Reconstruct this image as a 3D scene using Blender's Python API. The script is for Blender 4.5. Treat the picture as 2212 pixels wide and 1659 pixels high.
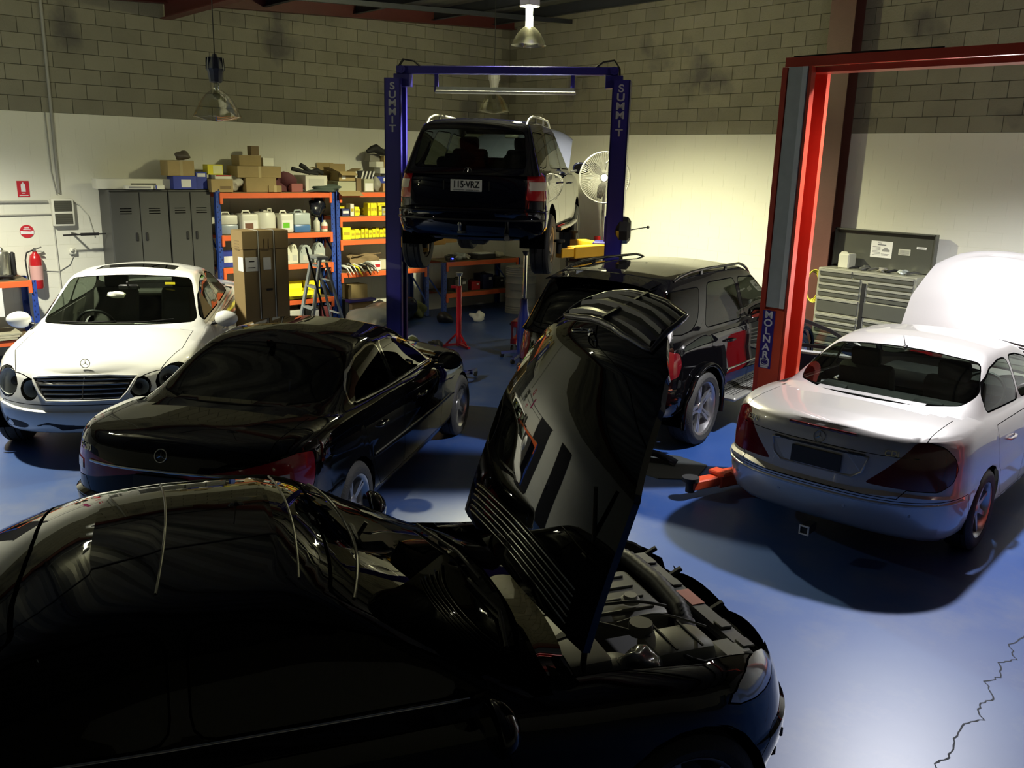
import bpy, bmesh, math, random
from mathutils import Vector, Matrix
random.seed(7)
SC = bpy.context.scene
for o in list(bpy.data.objects): bpy.data.objects.remove(o)
COL = SC.collection
PI = math.pi
# ---------------------------------------------------------------- camera, world, lamps, exposure
_phi = 0.84822; _pitch = 0.2470; _roll = 0.0261
def _w(v):
    c, s = math.cos(_phi), math.sin(_phi)
    return Vector((v[0]*c - v[1]*s, v[0]*s + v[1]*c, v[2]))
_f = _w((0, math.cos(_pitch), -math.sin(_pitch)))
_r0 = _w((1, 0, 0)); _u0 = _w((0, math.sin(_pitch), math.cos(_pitch)))
_r = _r0*math.cos(_roll) + _u0*math.sin(_roll)
_u = _u0*math.cos(_roll) - _r0*math.sin(_roll)
cam_data = bpy.data.cameras.new('camera'); cam = bpy.data.objects.new('camera', cam_data)
COL.objects.link(cam)
m = Matrix((_r, _u, -_f)).transposed().to_4x4(); m.translation = Vector((0, 0, 2.8))
cam.matrix_world = m
cam_data.sensor_width = 36; cam_data.lens = 1900/2212*36; cam_data.clip_start = 0.05
SC.camera = cam
SC.view_settings.view_transform = 'Standard'; SC.view_settings.look = 'None'
SC.view_settings.exposure = 0.0; SC.view_settings.gamma = 1; SC.view_settings.use_curve_mapping = False
world = bpy.data.worlds.new('world'); SC.world = world; world.use_nodes = True
world.node_tree.nodes['Background'].inputs[0].default_value = (0.02, 0.022, 0.03, 1)
world.node_tree.nodes['Background'].inputs[1].default_value = 0.3
YEL = (1.0, 0.95, 0.62); NEU = (0.97, 0.97, 1.0)
def lamp_light(name, loc, power, col, radius=0.11, spot=None):
    d = bpy.data.lights.new(name, 'SPOT' if spot else 'POINT'); d.energy = power; d.color = col; d.shadow_soft_size = radius
    if spot: d.spot_size = spot; d.spot_blend = 0.6
    o = bpy.data.objects.new(name, d); o.location = loc; COL.objects.link(o)
    o['label'] = 'light given off by a ceiling lamp'; o['kind'] = 'light'
    return o
LAMP_A = (-9.0, 8.07, 4.50)      # lit lamp in the room corner
LAMP_D = (-3.2, 8.2, 4.45)       # lit lamp above the silver car, just out of view
LAMP_E = (-10.5, 1.3, 4.45)       # lit lamp above the white car, out of view
LS = 3.9
lamp_light('corner_lamp_light', (LAMP_A[0], LAMP_A[1], LAMP_A[2]-0.18), 500*LS, YEL, 0.10, 2.75)
lamp_light('corner_lamp_glow', (LAMP_A[0], LAMP_A[1], LAMP_A[2]-0.05), 110*LS, YEL, 0.06)
lamp_light('right_lamp_light', (LAMP_D[0], LAMP_D[1], LAMP_D[2]-0.18), 330*LS, NEU, 0.10, 2.35)
lamp_light('right_lamp_glow', (LAMP_D[0], LAMP_D[1], LAMP_D[2]-0.05), 48*LS, NEU, 0.06)
lamp_light('left_lamp_light', (LAMP_E[0], LAMP_E[1], LAMP_E[2]-0.18), 330*LS, (1, .97, .78), 0.10, 2.4)
lamp_light('left_lamp_glow', (LAMP_E[0], LAMP_E[1], LAMP_E[2]-0.05), 75*LS, (1, .97, .78), 0.06)
# ---------------------------------------------------------------- materials
MATS = {}
def mat(name, col=(.5, .5, .5), rough=.5, metal=0., var=0.0, vscale=6, bump=0.0, bscale=40, coat=0., emis=None, estr=0,
        spec=.5, col2=None, c2scale=3, c2lo=.45, c2hi=.6, objrand=0.0, coatrough=.03, alpha=1):
    if name in MATS: return MATS[name]
    M = bpy.data.materials.new(name); M.use_nodes = True; nt = M.node_tree; N = nt.nodes; L = nt.links
    b = N['Principled BSDF']
    b.inputs['Roughness'].default_value = rough; b.inputs['Metallic'].default_value = metal
    b.inputs['Specular IOR Level'].default_value = spec
    b.inputs['Coat Weight'].default_value = coat; b.inputs['Coat Roughness'].default_value = coatrough
    if emis: b.inputs['Emission Color'].default_value = (*emis, 1); b.inputs['Emission Strength'].default_value = estr
    src = N.new('ShaderNodeRGB'); src.outputs[0].default_value = (*col, 1); out = src.outputs[0]
    tc = N.new('ShaderNodeNewGeometry')
    if col2:
        n = N.new('ShaderNodeTexNoise'); n.inputs['Scale'].default_value = c2scale; n.inputs['Detail'].default_value = 6
        L.new(tc.outputs['Position'], n.inputs['Vector'])
        r = N.new('ShaderNodeMapRange'); r.inputs[1].default_value = c2lo; r.inputs[2].default_value = c2hi
        L.new(n.outputs['Fac'], r.inputs[0])
        mx = N.new('ShaderNodeMix'); mx.data_type = 'RGBA'; L.new(r.outputs[0], mx.inputs[0])
        L.new(out, mx.inputs[6]); mx.inputs[7].default_value = (*col2, 1); out = mx.outputs[2]
    if var or objrand:
        hsv = N.new('ShaderNodeHueSaturation'); L.new(out, hsv.inputs['Color'])
        ad = N.new('ShaderNodeMath'); ad.operation = 'ADD'; ad.inputs[0].default_value = 1 - var/2 - objrand/2; ad.inputs[1].default_value = 0
        if var:
            n = N.new('ShaderNodeTexNoise'); n.inputs['Scale'].default_value = vscale; n.inputs['Detail'].default_value = 5
            L.new(tc.outputs['Position'], n.inputs['Vector'])
            mm = N.new('ShaderNodeMath'); mm.operation = 'MULTIPLY_ADD'; mm.inputs[1].default_value = var; mm.inputs[2].default_value = 1 - var/2 - objrand/2
            L.new(n.outputs['Fac'], mm.inputs[0]); L.new(mm.outputs[0], ad.inputs[0])
        if objrand:
            oi = N.new('ShaderNodeObjectInfo'); m2 = N.new('ShaderNodeMath'); m2.operation = 'MULTIPLY'; m2.inputs[1].default_value = objrand
            L.new(oi.outputs['Random'], m2.inputs[0]); L.new(m2.outputs[0], ad.inputs[1])
        L.new(ad.outputs[0], hsv.inputs['Value']); out = hsv.outputs[0]
    L.new(out, b.inputs['Base Color'])
    if bump:
        n = N.new('ShaderNodeTexNoise'); n.inputs['Scale'].default_value = bscale; n.inputs['Detail'].default_value = 4
        L.new(tc.outputs['Position'], n.inputs['Vector'])
        bp = N.new('ShaderNodeBump'); bp.inputs['Strength'].default_value = bump; bp.inputs['Distance'].default_value = .01
        L.new(n.outputs['Fac'], bp.inputs['Height']); L.new(bp.outputs[0], b.inputs['Normal'])
    MATS[name] = M; return M
def glassmat(name, tint=(1, 1, 1), refl=1.0, rough=0.0):
    if name in MATS: return MATS[name]
    M = bpy.data.materials.new(name); M.use_nodes = True; nt = M.node_tree; N = nt.nodes; L = nt.links
    N.remove(N['Principled BSDF']); out = N['Material Output']
    t = N.new('ShaderNodeBsdfTransparent'); t.inputs[0].default_value = (*tint, 1)
    g = N.new('ShaderNodeBsdfGlossy'); g.inputs['Roughness'].default_value = rough
    fr = N.new('ShaderNodeLayerWeight'); fr.inputs[0].default_value = .5
    pw = N.new('ShaderNodeMath'); pw.operation = 'POWER'; pw.inputs[1].default_value = 5; L.new(fr.outputs['Facing'], pw.inputs[0])
    ml = N.new('ShaderNodeMath'); ml.operation = 'MULTIPLY_ADD'; ml.use_clamp = True; ml.inputs[1].default_value = .95*refl; ml.inputs[2].default_value = .045*refl; L.new(pw.outputs[0], ml.inputs[0])
    mx = N.new('ShaderNodeMixShader'); L.new(ml.outputs[0], mx.inputs[0]); L.new(t.outputs[0], mx.inputs[1]); L.new(g.outputs[0], mx.inputs[2])
    L.new(mx.outputs[0], out.inputs[0]); MATS[name] = M; return M
M_ = mat
black_paint = mat('black_paint', (.0018, .0018, .0024), .5, 0, coat=1, spec=0, coatrough=.015)
navy_paint = mat('navy_paint', (.0022, .0026, .008), .5, 0, coat=1, spec=0, coatrough=.015)
white_paint = mat('white_paint', (.80, .80, .76), .4, coat=.8)
silver_paint = mat('silver_paint', (.46, .44, .43), .38, .45, coat=1, var=.04, vscale=2)
seam_m = mat('panel_gap', (.002, .002, .002), .9, spec=0)
rubber = mat('rubber', (.008, .008, .008), .75, bump=.2)
tyre_m = mat('tyre_rubber', (.02, .02, .019), .7, var=.3, bump=.3, bscale=60)
blackpl = mat('black_plastic', (.012, .012, .013), .45, var=.2)
chrome = mat('chrome', (.75, .75, .72), .08, 1)
alloy = mat('alloy', (.42, .42, .42), .3, .9)
darkalloy = mat('dark_alloy', (.30, .30, .32), .4, .6)
steel = mat('steel', (.35, .35, .34), .35, 1, var=.2)
galv = mat('galvanised_steel', (.46, .50, .48), .45, .3, var=.35, vscale=9)
redlens = mat('red_lens', (.38, .006, .012), .12, coat=1, spec=.6)
redlens2 = mat('dark_red_lens', (.10, .004, .008), .12, coat=1, spec=.6)
clearlens = mat('clear_lens', (.42, .42, .40), .1, .3, coat=1)
glass_tint = glassmat('tinted_glass', (.05, .055, .05))
glass_mid = glassmat('car_glass', (.42, .47, .42))
glass_dark = glassmat('privacy_glass', (.010, .011, .011))
glass_lens = glassmat('lens_glass', (.85, .87, .85))
acrylic = glassmat('clear_acrylic', (.95, .95, .90), 1.1)
interior_m = mat('interior_trim', (.015, .015, .016), .7)
interior_l = mat('interior_light', (.07, .07, .058), .7)
plate_w = mat('number_plate_white', (.72, .72, .68), .4)
ink = mat('ink_black', (.01, .01, .012), .5)
whiteink = mat('white_letter', (.75, .76, .78), .5)
blue_paint = mat('lift_blue', (.022, .018, .19), .35, coat=.4, var=.15)
red_paint = mat('lift_red', (.52, .05, .022), .38, coat=.3, var=.2)
rackblue = mat('rack_blue', (.02, .06, .32), .45, var=.2)
rackorange = mat('rack_orange', (.75, .13, .03), .5, var=.15)
card = mat('cardboard', (.36, .27, .12), .85, var=.2, vscale=8, objrand=.35)
cardd = mat('dark_cardboard', (.20, .14, .07), .85, var=.2)
tape = mat('packing_tape', (.45, .36, .18), .3)
white_pl = mat('white_plastic', (.72, .72, .62), .4, var=.06)
yellow_m = mat('yellow_carton', (.85, .75, .02), .5, objrand=.2)
paper = mat('paper', (.75, .75, .72), .7)
redm = mat('red_enamel', (.45, .01, .015), .3, coat=.4)
darkgrey = mat('cabinet_grey', (.058, .060, .056), .5, var=.1)
blackm = mat('matt_black', (.01, .01, .01), .7)
bluem = mat('blue_carton', (.03, .05, .33), .5)
oilgrey = mat('drum_grey', (.28, .29, .26), .45, var=.2)
# ---------------------------------------------------------------- mesh helpers
class MB:
    def __init__(s): s.bm = bmesh.new()
    def box(s, c, d, bev=0, rot=None, seg=1):
        old = set(s.bm.verts)
        r = bmesh.ops.create_cube(s.bm, size=1); vs = r['verts']
        bmesh.ops.scale(s.bm, vec=d, verts=vs)
        if bev:
            es = list({e for v in vs for e in v.link_edges})
            bmesh.ops.bevel(s.bm, geom=es, offset=bev, segments=seg, affect='EDGES', profile=.5)
            vs = [v for v in s.bm.verts if v not in old]
        if rot is not None: bmesh.ops.rotate(s.bm, cent=(0, 0, 0), matrix=rot, verts=vs)
        bmesh.ops.translate(s.bm, vec=c, verts=vs)
        return s
    def bar(s, p0, p1, w, h, up=(0, 0, 1), bev=0):
        p0, p1 = Vector(p0), Vector(p1); d = p1-p0; L = d.length; d.normalize()
        up = Vector(up); side = up.cross(d)
        if side.length < 1e-4: side = Vector((1, 0, 0)).cross(d)
        side.normalize(); u2 = d.cross(side)
        R = Matrix((d, side, u2)).transposed()
        return s.box((p0+p1)/2, (L, w, h), bev, R)
    def cyl(s, p0, p1, r0, r1=None, seg=16, caps=True):
        r1 = r0 if r1 is None else r1; p0, p1 = Vector(p0), Vector(p1); d = (p1-p0)
        q = d.to_track_quat('Z', 'Y').to_matrix(); L = d.length
        a = [s.bm.verts.new(p0+q@Vector((r0*math.cos(t), r0*math.sin(t), 0))) for t in [2*PI*i/seg for i in range(seg)]]
        b = [s.bm.verts.new(p0+q@Vector((r1*math.cos(t), r1*math.sin(t), L))) for t in [2*PI*i/seg for i in range(seg)]]
        for i in range(seg): s.bm.faces.new((a[i], a[(i+1) % seg], b[(i+1) % seg], b[i]))
        if caps: s.bm.faces.new(a[::-1]); s.bm.faces.new(b)
        return s
    def lathe(s, prof, seg=24, origin=(0, 0, 0), axis=(0, 0, 1), closed=False):
        q = Vector(axis).to_track_quat('Z', 'Y').to_matrix(); o = Vector(origin); rings = []
        for r, z in prof:
            rings.append([s.bm.verts.new(o+q@Vector((max(r, 1e-4)*math.cos(2*PI*i/seg), max(r, 1e-4)*math.sin(2*PI*i/seg), z))) for i in range(seg)])
        if closed: rings.append(rings[0])
        for a, b in zip(rings, rings[1:]):
            for i in range(seg):
                try: s.bm.faces.new((a[i], a[(i+1) % seg], b[(i+1) % seg], b[i]))
                except ValueError: pass
        return s
    def tube(s, pts, r, seg=8, closed=False):
        P = [Vector(p) for p in pts]; n = len(P); rings = []; prev = None
        for i in range(n):
            if closed: d = P[(i+1) % n]-P[i-1]
            else: d = P[min(i+1, n-1)]-P[max(i-1, 0)]
            d.normalize()
            if prev is None:
                a = Vector((0, 0, 1)) if abs(d.z) < .9 else Vector((1, 0, 0))
                x = a.cross(d).normalized()
            else:
                x = prev - d*prev.dot(d)
                x = x.normalized() if x.length > 1e-6 else Vector((1, 0, 0))
            prev = x; y = d.cross(x)
            rr = r[i] if isinstance(r, (list, tuple)) else r
            rings.append([s.bm.verts.new(P[i]+x*rr*math.cos(2*PI*k/seg)+y*rr*math.sin(2*PI*k/seg)) for k in range(seg)])
        m2 = n if closed else n-1
        for i in range(m2):
            a, b = rings[i], rings[(i+1) % n]
            for k in range(seg): s.bm.faces.new((a[k], a[(k+1) % seg], b[(k+1) % seg], b[k]))
        if not closed:
            s.bm.faces.new(rings[0][::-1]); s.bm.faces.new(rings[-1])
        return s
    def prism(s, poly, o, ux, uy, depth):
        """polygon in plane (ux,uy) at o, extruded by depth along ux x uy"""
        o, ux, uy = Vector(o), Vector(ux), Vector(uy); n = ux.cross(uy).normalized()
        a = [s.bm.verts.new(o+ux*p[0]+uy*p[1]) for p in poly]; b = [s.bm.verts.new(o+ux*p[0]+uy*p[1]+n*depth) for p in poly]
        k = len(poly)
        s.bm.faces.new(a[::-1]); s.bm.faces.new(b)
        for i in range(k): s.bm.faces.new((a[i], a[(i+1) % k], b[(i+1) % k], b[i]))
        return s
    def blob(s, c, r, seg=12, noise=.25, seed=0, flat=None):
        rg = random.Random(seed); q = bmesh.ops.create_icosphere(s.bm, subdivisions=3, radius=1); vs = q['verts']
        ph = [(rg.uniform(1.5, 4.5), rg.uniform(1.5, 4.5), rg.uniform(1.5, 4.5), rg.uniform(0, 6)) for _ in range(5)]
        for v in vs:
            k = 1+noise*sum(math.sin(a*v.co.x+d)*math.cos(b*v.co.y+c2*v.co.z) for a, b, c2, d in ph)/2.2
            v.co = Vector((v.co.x*r[0]*k, v.co.y*r[1]*k, v.co.z*r[2]*k))
            if flat is not None and v.co.z < -flat: v.co.z = -flat
            v.co += Vector(c)
        return s
    def build(s, name, m, parent=None, loc=None, rotz=0, smooth=None, recalc=True):
        if recalc: bmesh.ops.recalc_face_normals(s.bm, faces=s.bm.faces)
        me = bpy.data.meshes.new(name); s.bm.to_mesh(me); s.bm.free()
        return mkobj(name, me, m, parent, loc, rotz, smooth)
def mkobj(name, me, m, parent=None, loc=None, rotz=0, smooth=None):
    o = bpy.data.objects.new(name, me); COL.objects.link(o)
    if m is not None and not me.materials:
        for mm in (m if isinstance(m, (list, tuple)) else [m]): me.materials.append(mm)
    if smooth is not None:
        for p in me.polygons: p.use_smooth = True
        if smooth < 180:
            me.set_sharp_from_angle(angle=math.radians(smooth))
    if parent is not None: o.parent = parent
    if loc is not None: o.location = loc
    if rotz: o.rotation_euler[2] = rotz
    return o
def tag(o, label=None, cat=None, group=None, kind=None):
    if label: o['label'] = label
    if cat: o['category'] = cat
    if group: o['group'] = group
    if kind: o['kind'] = kind
    return o
def thing(name, label, cat, loc=(0, 0, 0), rotz=0, group=None):
    o = bpy.data.objects.new(name, None); COL.objects.link(o); o.empty_display_size = .1
    o.location = loc; o.rotation_euler = (0, 0, rotz)
    return tag(o, label, cat, group)
def dup(o, parent=None, **kw):
    c = o.copy(); COL.objects.link(c); c.parent = parent
    for ch in [x for x in bpy.data.objects if x.parent == o]: dup(ch, c)
    return c
def text_obj(name, txt, size, m, parent, origin, right, up, depth=.002, bold=.0, sx=1.0, stack=None):
    """writing lying in the plane right/up with its centre at origin; stack = vertical letter pitch"""
    ms = []
    lines = list(txt) if stack else [txt]
    bm = bmesh.new()
    for i, t in enumerate(lines):
        if t == ' ': continue
        cu = bpy.data.curves.new('t', 'FONT'); cu.body = t; cu.size = size; cu.extrude = depth; cu.offset = bold
        cu.align_x = 'CENTER'; cu.align_y = 'CENTER'
        o = bpy.data.objects.new('t', cu); COL.objects.link(o)
        dg = bpy.context.evaluated_depsgraph_get(); me = bpy.data.meshes.new_from_object(o.evaluated_get(dg))
        bpy.data.objects.remove(o)
        n0 = len(bm.verts); bm.from_mesh(me); bm.verts.ensure_lookup_table()
        for v in bm.verts[n0:]:
            v.co.x *= sx
            if stack: v.co.y += ((len(lines)-1)/2-i)*stack
        bpy.data.meshes.remove(me)
    R = Matrix((Vector(right).normalized(), Vector(up).normalized(), Vector(right).cross(Vector(up)).normalized())).transposed()
    for v in bm.verts: v.co = R@v.co + Vector(origin)
    me = bpy.data.meshes.new(name); bm.to_mesh(me); bm.free(); me.materials.clear()
    return mkobj(name, me, m, parent)
# ---------------------------------------------------------------- room shell
XL, YR = -13.71, 11.81; ZB = 3.3; XE, YS = 6.0, -7.0
blockm = mat('concrete_block', (.23, .22, .165), .9, var=.35, vscale=2.2, bump=.5, bscale=50, objrand=.22, col2=(.10, .095, .085), c2scale=.9, c2lo=.62, c2hi=.72)
mortar = mat('mortar', (.15, .14, .105), .95, var=.2, bump=.3)
whitewall = mat('white_wall_paint', (.72, .72, .63), .55, var=.07, vscale=1.3, bump=.08, bscale=30)
def epoxy():
    M = mat('blue_epoxy', (.018, .062, .235), .42, col2=(.035, .085, .25), c2scale=.8, c2lo=.4, c2hi=.7, bump=.03, bscale=8, coat=.25, coatrough=.36, var=.10, vscale=3)
    nt = M.node_tree; N = nt.nodes; L = nt.links; b = N['Principled BSDF']
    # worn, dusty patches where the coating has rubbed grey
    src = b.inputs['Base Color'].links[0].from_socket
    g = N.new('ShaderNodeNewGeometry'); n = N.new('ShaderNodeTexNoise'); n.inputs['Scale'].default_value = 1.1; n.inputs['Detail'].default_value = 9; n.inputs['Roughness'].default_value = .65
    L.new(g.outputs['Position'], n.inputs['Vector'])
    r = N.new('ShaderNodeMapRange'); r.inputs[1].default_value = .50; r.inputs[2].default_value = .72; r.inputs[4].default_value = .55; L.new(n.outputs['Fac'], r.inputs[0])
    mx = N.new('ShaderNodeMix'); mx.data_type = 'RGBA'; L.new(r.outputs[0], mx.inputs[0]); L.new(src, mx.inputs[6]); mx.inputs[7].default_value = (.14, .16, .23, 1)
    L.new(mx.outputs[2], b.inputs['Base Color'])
    return M
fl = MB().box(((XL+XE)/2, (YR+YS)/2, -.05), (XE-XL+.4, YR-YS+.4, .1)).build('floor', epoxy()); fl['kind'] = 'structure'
crack = MB(); cp = [(-1.58, 5.75), (-1.60, 5.55), (-1.52, 5.40), (-1.56, 5.28), (-1.50, 5.12), (-1.53, 5.0), (-1.44, 4.86), (-1.47, 4.74), (-1.40, 4.62), (-1.44, 4.5), (-1.43, 4.33), (-1.38, 4.18), (-1.40, 4.08), (-1.37, 3.95)]
rg = random.Random(3); pts = []
for a, b in zip(cp, cp[1:]):
    for k in range(5):
        t = k/5; pts.append((a[0]*(1-t)+b[0]*t+rg.uniform(-.012, .012), a[1]*(1-t)+b[1]*t))
va = [crack.bm.verts.new((x-.003-rg.uniform(0, .003), y, .0012)) for x, y in pts]; vb = [crack.bm.verts.new((x+.003+rg.uniform(0, .003), y, .0012)) for x, y in pts]
for i in range(len(pts)-1): crack.bm.faces.new((va[i], vb[i], vb[i+1], va[i+1]))
crack.build('crack', mat('crack_dark', (.03, .035, .05), .9), fl)
def wall_box(name, c, d, m):
    o = MB().box(c, d).build(name, m); o['kind'] = 'structure'; return o
HT = 5.6
wl = wall_box('wall_left', (XL-.11, (YR+YS)/2, HT/2), (.2, YR-YS+.4, HT), mortar)
wr = wall_box('wall_right', ((XL+XE)/2, YR+.11, HT/2), (XE-XL, .2, HT), mortar)
BL = .395; BH = .195
def block_mesh(nm, l, h, t, m, bev=.004):
    b = MB().box((0, 0, 0), (t, l, h), bev); bmesh.ops.recalc_face_normals(b.bm, faces=b.bm.faces)
    me = bpy.data.meshes.new(nm); b.bm.to_mesh(me); b.bm.free(); me.materials.append(m); return me
blk = block_mesh('block', BL, BH, .03, blockm); blkh = block_mesh('block_half', .192, BH, .03, blockm)
def courses(wall, axis, start, sgn, n0, n1, top_fn, vis):
    """axis 'y': wall at x=XL (blocks run along y); axis 'x': wall at y=YR"""
    stuff = MB(); cnt = 0
    for c in range(0, 11):
        z = ZB+.1+.2*c
        off = .2 if c % 2 else 0
        for i in range(n0, n1):
            s = start+sgn*(off+.4*i+.2)
            if z > top_fn(s): continue
            p = (XL+.004, s, z) if axis == 'y' else (s, YR-.004, z)
            if vis(s) and cnt < 296:
                o = bpy.data.objects.new('block', blk); COL.objects.link(o); o.parent = wall; o.location = p
                if axis == 'x': o.rotation_euler[2] = PI/2
                cnt += 1
            else:
                stuff.box(p, (.03, BL, BH) if axis == 'y' else (BL, .03, BH))
    o = stuff.build('block_courses', blockm, wall); o['kind'] = 'stuff'
    # painted lower courses: blocks with shallow raked joints
    pm = MB()
    for c in range(0, 17):
        z = ZB-.1-.2*c; off = .2 if c % 2 == 0 else 0
        if c == 16: z = .05
        for i in range(n0, n1):
            s = start+sgn*(off+.4*i+.2); h = .1955 if c < 16 else .098
            pm.box((XL+.002, s, z) if axis == 'y' else (s, YR-.002, z), (.034, .3985, h) if axis == 'y' else (.3985, .034, h), 0)
    o = pm.build('painted_blocks', whitewall, wall); o['kind'] = 'stuff'
    pl = MB()
    if axis == 'y': pl.box((XL+.0075, (YR+YS)/2, ZB/2), (.018, YR-YS, ZB))
    else: pl.box(((XL+XE)/2, YR-.0075, ZB/2), (XE-XL, .018, ZB))
    pl.build('painted_joints', whitewall, wall)
courses(wl, 'y', YR-.02, -1, 0, 47, lambda s: 5.4, lambda s: s > 2.6)
courses(wr, 'x', XL+.02, 1, 0, 49, lambda s: 5.5, lambda s: s < -4.0)
# walls out of view, painted the same way, so that the room closes
wb = wall_box('wall_back', (XE+.1, (YR+YS)/2, HT/2), (.2, YR-YS+.4, HT), mat('far_concrete', (.16, .155, .13), .9, var=.3))
ws = wall_box('wall_front', ((XL+XE)/2, YS-.1, HT/2), (XE-XL, .2, HT), mat('far_concrete'))
MB().box((XE-.006, (YR+YS)/2, ZB/2), (.012, YR-YS, ZB)).build('painted_band', whitewall, wb)
MB().box(((XL+XE)/2, YS+.006, ZB/2), (XE-XL, .012, ZB)).build('painted_band', whitewall, ws)
for i, y in enumerate((1.1, -.7)):          # doorways further along the left wall (seen mirrored in the paintwork)
    d = MB().box((XL+.05, y, 1.05), (.06, .9, 2.1), .005).build('door_%d' % (i+1), mat('dark_door', (.02, .02, .022), .4)); d['kind'] = 'structure'
    MB().cyl((XL+.08, y+.35, 1.0), (XL+.14, y+.35, 1.0), .025).build('door_handle', steel, d)
# roof: ribbed steel sheet on purlins and red rafters
roofm = mat('roof_sheet', (.17, .17, .15), .55, .2, var=.3)
rf = MB(); nx = 90
prof = []
for i in range(nx*2):
    y = YS + (YR-YS)*i/(nx*2-1); prof.append((y, .03 if (i//2) % 2 else 0))
def rz(y): return 5.52+(y-YR)*.0545
va = [rf.bm.verts.new((XL, y, rz(y)+h)) for y, h in prof]; vb = [rf.bm.verts.new((XE, y, rz(y)+h)) for y, h in prof]
vc = [rf.bm.verts.new((XL, y, rz(y)+h+.03)) for y, h in prof]; vd = [rf.bm.verts.new((XE, y, rz(y)+h+.03)) for y, h in prof]
for i in range(len(prof)-1):
    rf.bm.faces.new((va[i], va[i+1], vb[i+1], vb[i])); rf.bm.faces.new((vc[i], vd[i], vd[i+1], vc[i+1]))
ce = rf.build('ceiling', roofm, recalc=False); ce['kind'] = 'structure'
redsteel = mat('oxide_red_steel', (.10, .022, .018), .5, var=.3, bump=.1)
darkst = mat('dark_purlin', (.045, .05, .06), .45, .4, var=.2)
def ibeam(name, p0, p1, w, h, t, m, parent=None):
    b = MB(); p0, p1 = Vector(p0), Vector(p1); up = Vector((0, 0, h/2-t/2))
    b.bar(p0+up, p1+up, w, t); b.bar(p0-up, p1-up, w, t); b.bar(p0, p1, t, h-2*t)
    return b.build(name, m, parent)
pu = thing('roof_frame', 'dark red steel rafters and grey purlins carrying the roof sheets', 'roof frame', (0, 0, 0))
pu['kind'] = 'structure'; del pu['category']
for y, z in ((5.15, 4.86),):
    ibeam('rafter', (XL+.05, y, z), (XE-.05, y, z+.03), .16, .36, .014, redsteel, pu)
ibeam('wall_plate', (XL+.13, YS, rz(YS)-.15), (XL+.13, YR-.02, rz(YR)-.15), .14, .24, .012, redsteel, pu)
for y in (.4, 2.0, 3.6, 6.7, 8.3, 9.9, 11.3):
    b = MB(); z0 = rz(y)-.12
    for (dz, dy, w, h) in ((.09, .03, .07, .008), (-.09, -.03, .07, .008), (0, 0, .008, .18)):
        b.bar((XL+.1, y+dy, z0+dz), (XE-.1, y+dy, z0+dz), w, h)
    b.build('purlin', darkst, pu)
for x in (-12.0, -7.6, -3.2):
    b = MB(); b.bar((x, YS+.1, rz(YS)-.27), (x, YR-.05, rz(YR)-.27), .06, .07); b.build('strut', darkst, pu)
colo = MB(); xw, yw = .36, .24; x0 = -6.60; yc = YR-.06-yw/2
colo.box((x0, yc-yw/2, 2.78), (.20+.16, .016, 5.56)).box((x0, yc+yw/2, 2.78), (.36, .016, 5.56)).box((x0, yc, 2.78), (.012, yw, 5.56)).box((x0, yc, .012), (.37, .34, .02))
co = colo.build('steel_column', mat('column_brown', (.11, .04, .03), .5, var=.35, vscale=5, bump=.1)); tag(co, 'tall dark red steel column standing against the right wall', 'column')
# ---------------------------------------------------------------- car builder
def lerp(a, b, t): return a+(b-a)*t
def interp(tab, x):
    if x <= tab[0][0]: return tab[0][1]
    for (x0, y0), (x1, y1) in zip(tab, tab[1:]):
        if x <= x1:
            t = (x-x0)/(x1-x0); t = t*t*(3-2*t)*.5+t*.5
            return y0+(y1-y0)*t
    return tab[-1][1]
def ustations(plan, L, W, N):
    """parameters u along the half outline, evenly spaced by arc length"""
    P = []; K = 1600
    for i in range(K+1):
        u = (1-math.cos(PI*i/K))/2; u = lerp(u, (1-math.cos(PI*u))/2, .8)
        P.append((u, u*L, plan(u)*W))
    d = [0]
    for a, b in zip(P, P[1:]): d.append(d[-1]+math.hypot(b[1]-a[1], b[2]-a[2]))
    out = []; j = 0
    for k in range(N+1):
        s = d[-1]*k/N
        while j < K-1 and d[j+1] < s: j += 1
        t = (s-d[j])/max(d[j+1]-d[j], 1e-9); out.append(lerp(P[j][0], P[j+1][0], min(1, t)))
    out[0] = 0; out[-1] = 1; return out
def planfn(cr, pr, er, cf, pf, ef, taper_r=.0, taper_f=.0):
    def f(u):
        y = 1.0
        if u < cr: q = (cr-u)/cr; y *= max(0, 1-q**pr)**(1/er)
        if u > 1-cf: q = (u-1+cf)/cf; y *= max(0, 1-q**pf)**(1/ef)
        v = (u-.5)*2
        y *= 1-(taper_r if v < 0 else taper_f)*v*v
        return y
    return f
def grid_faces(bm, rows, closed=False):
    for a, b in zip(rows, rows[1:]):
        n = len(a)
        for i in range(n if closed else n-1):
            q = [a[i], a[(i+1) % n], b[(i+1) % n], b[i]]
            if closed: q = q[::-1]
            q2 = []
            for v in q:
                if v not in q2: q2.append(v)
            if len(q2) > 2:
                try: bm.faces.new(q2)
                except ValueError: pass
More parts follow.
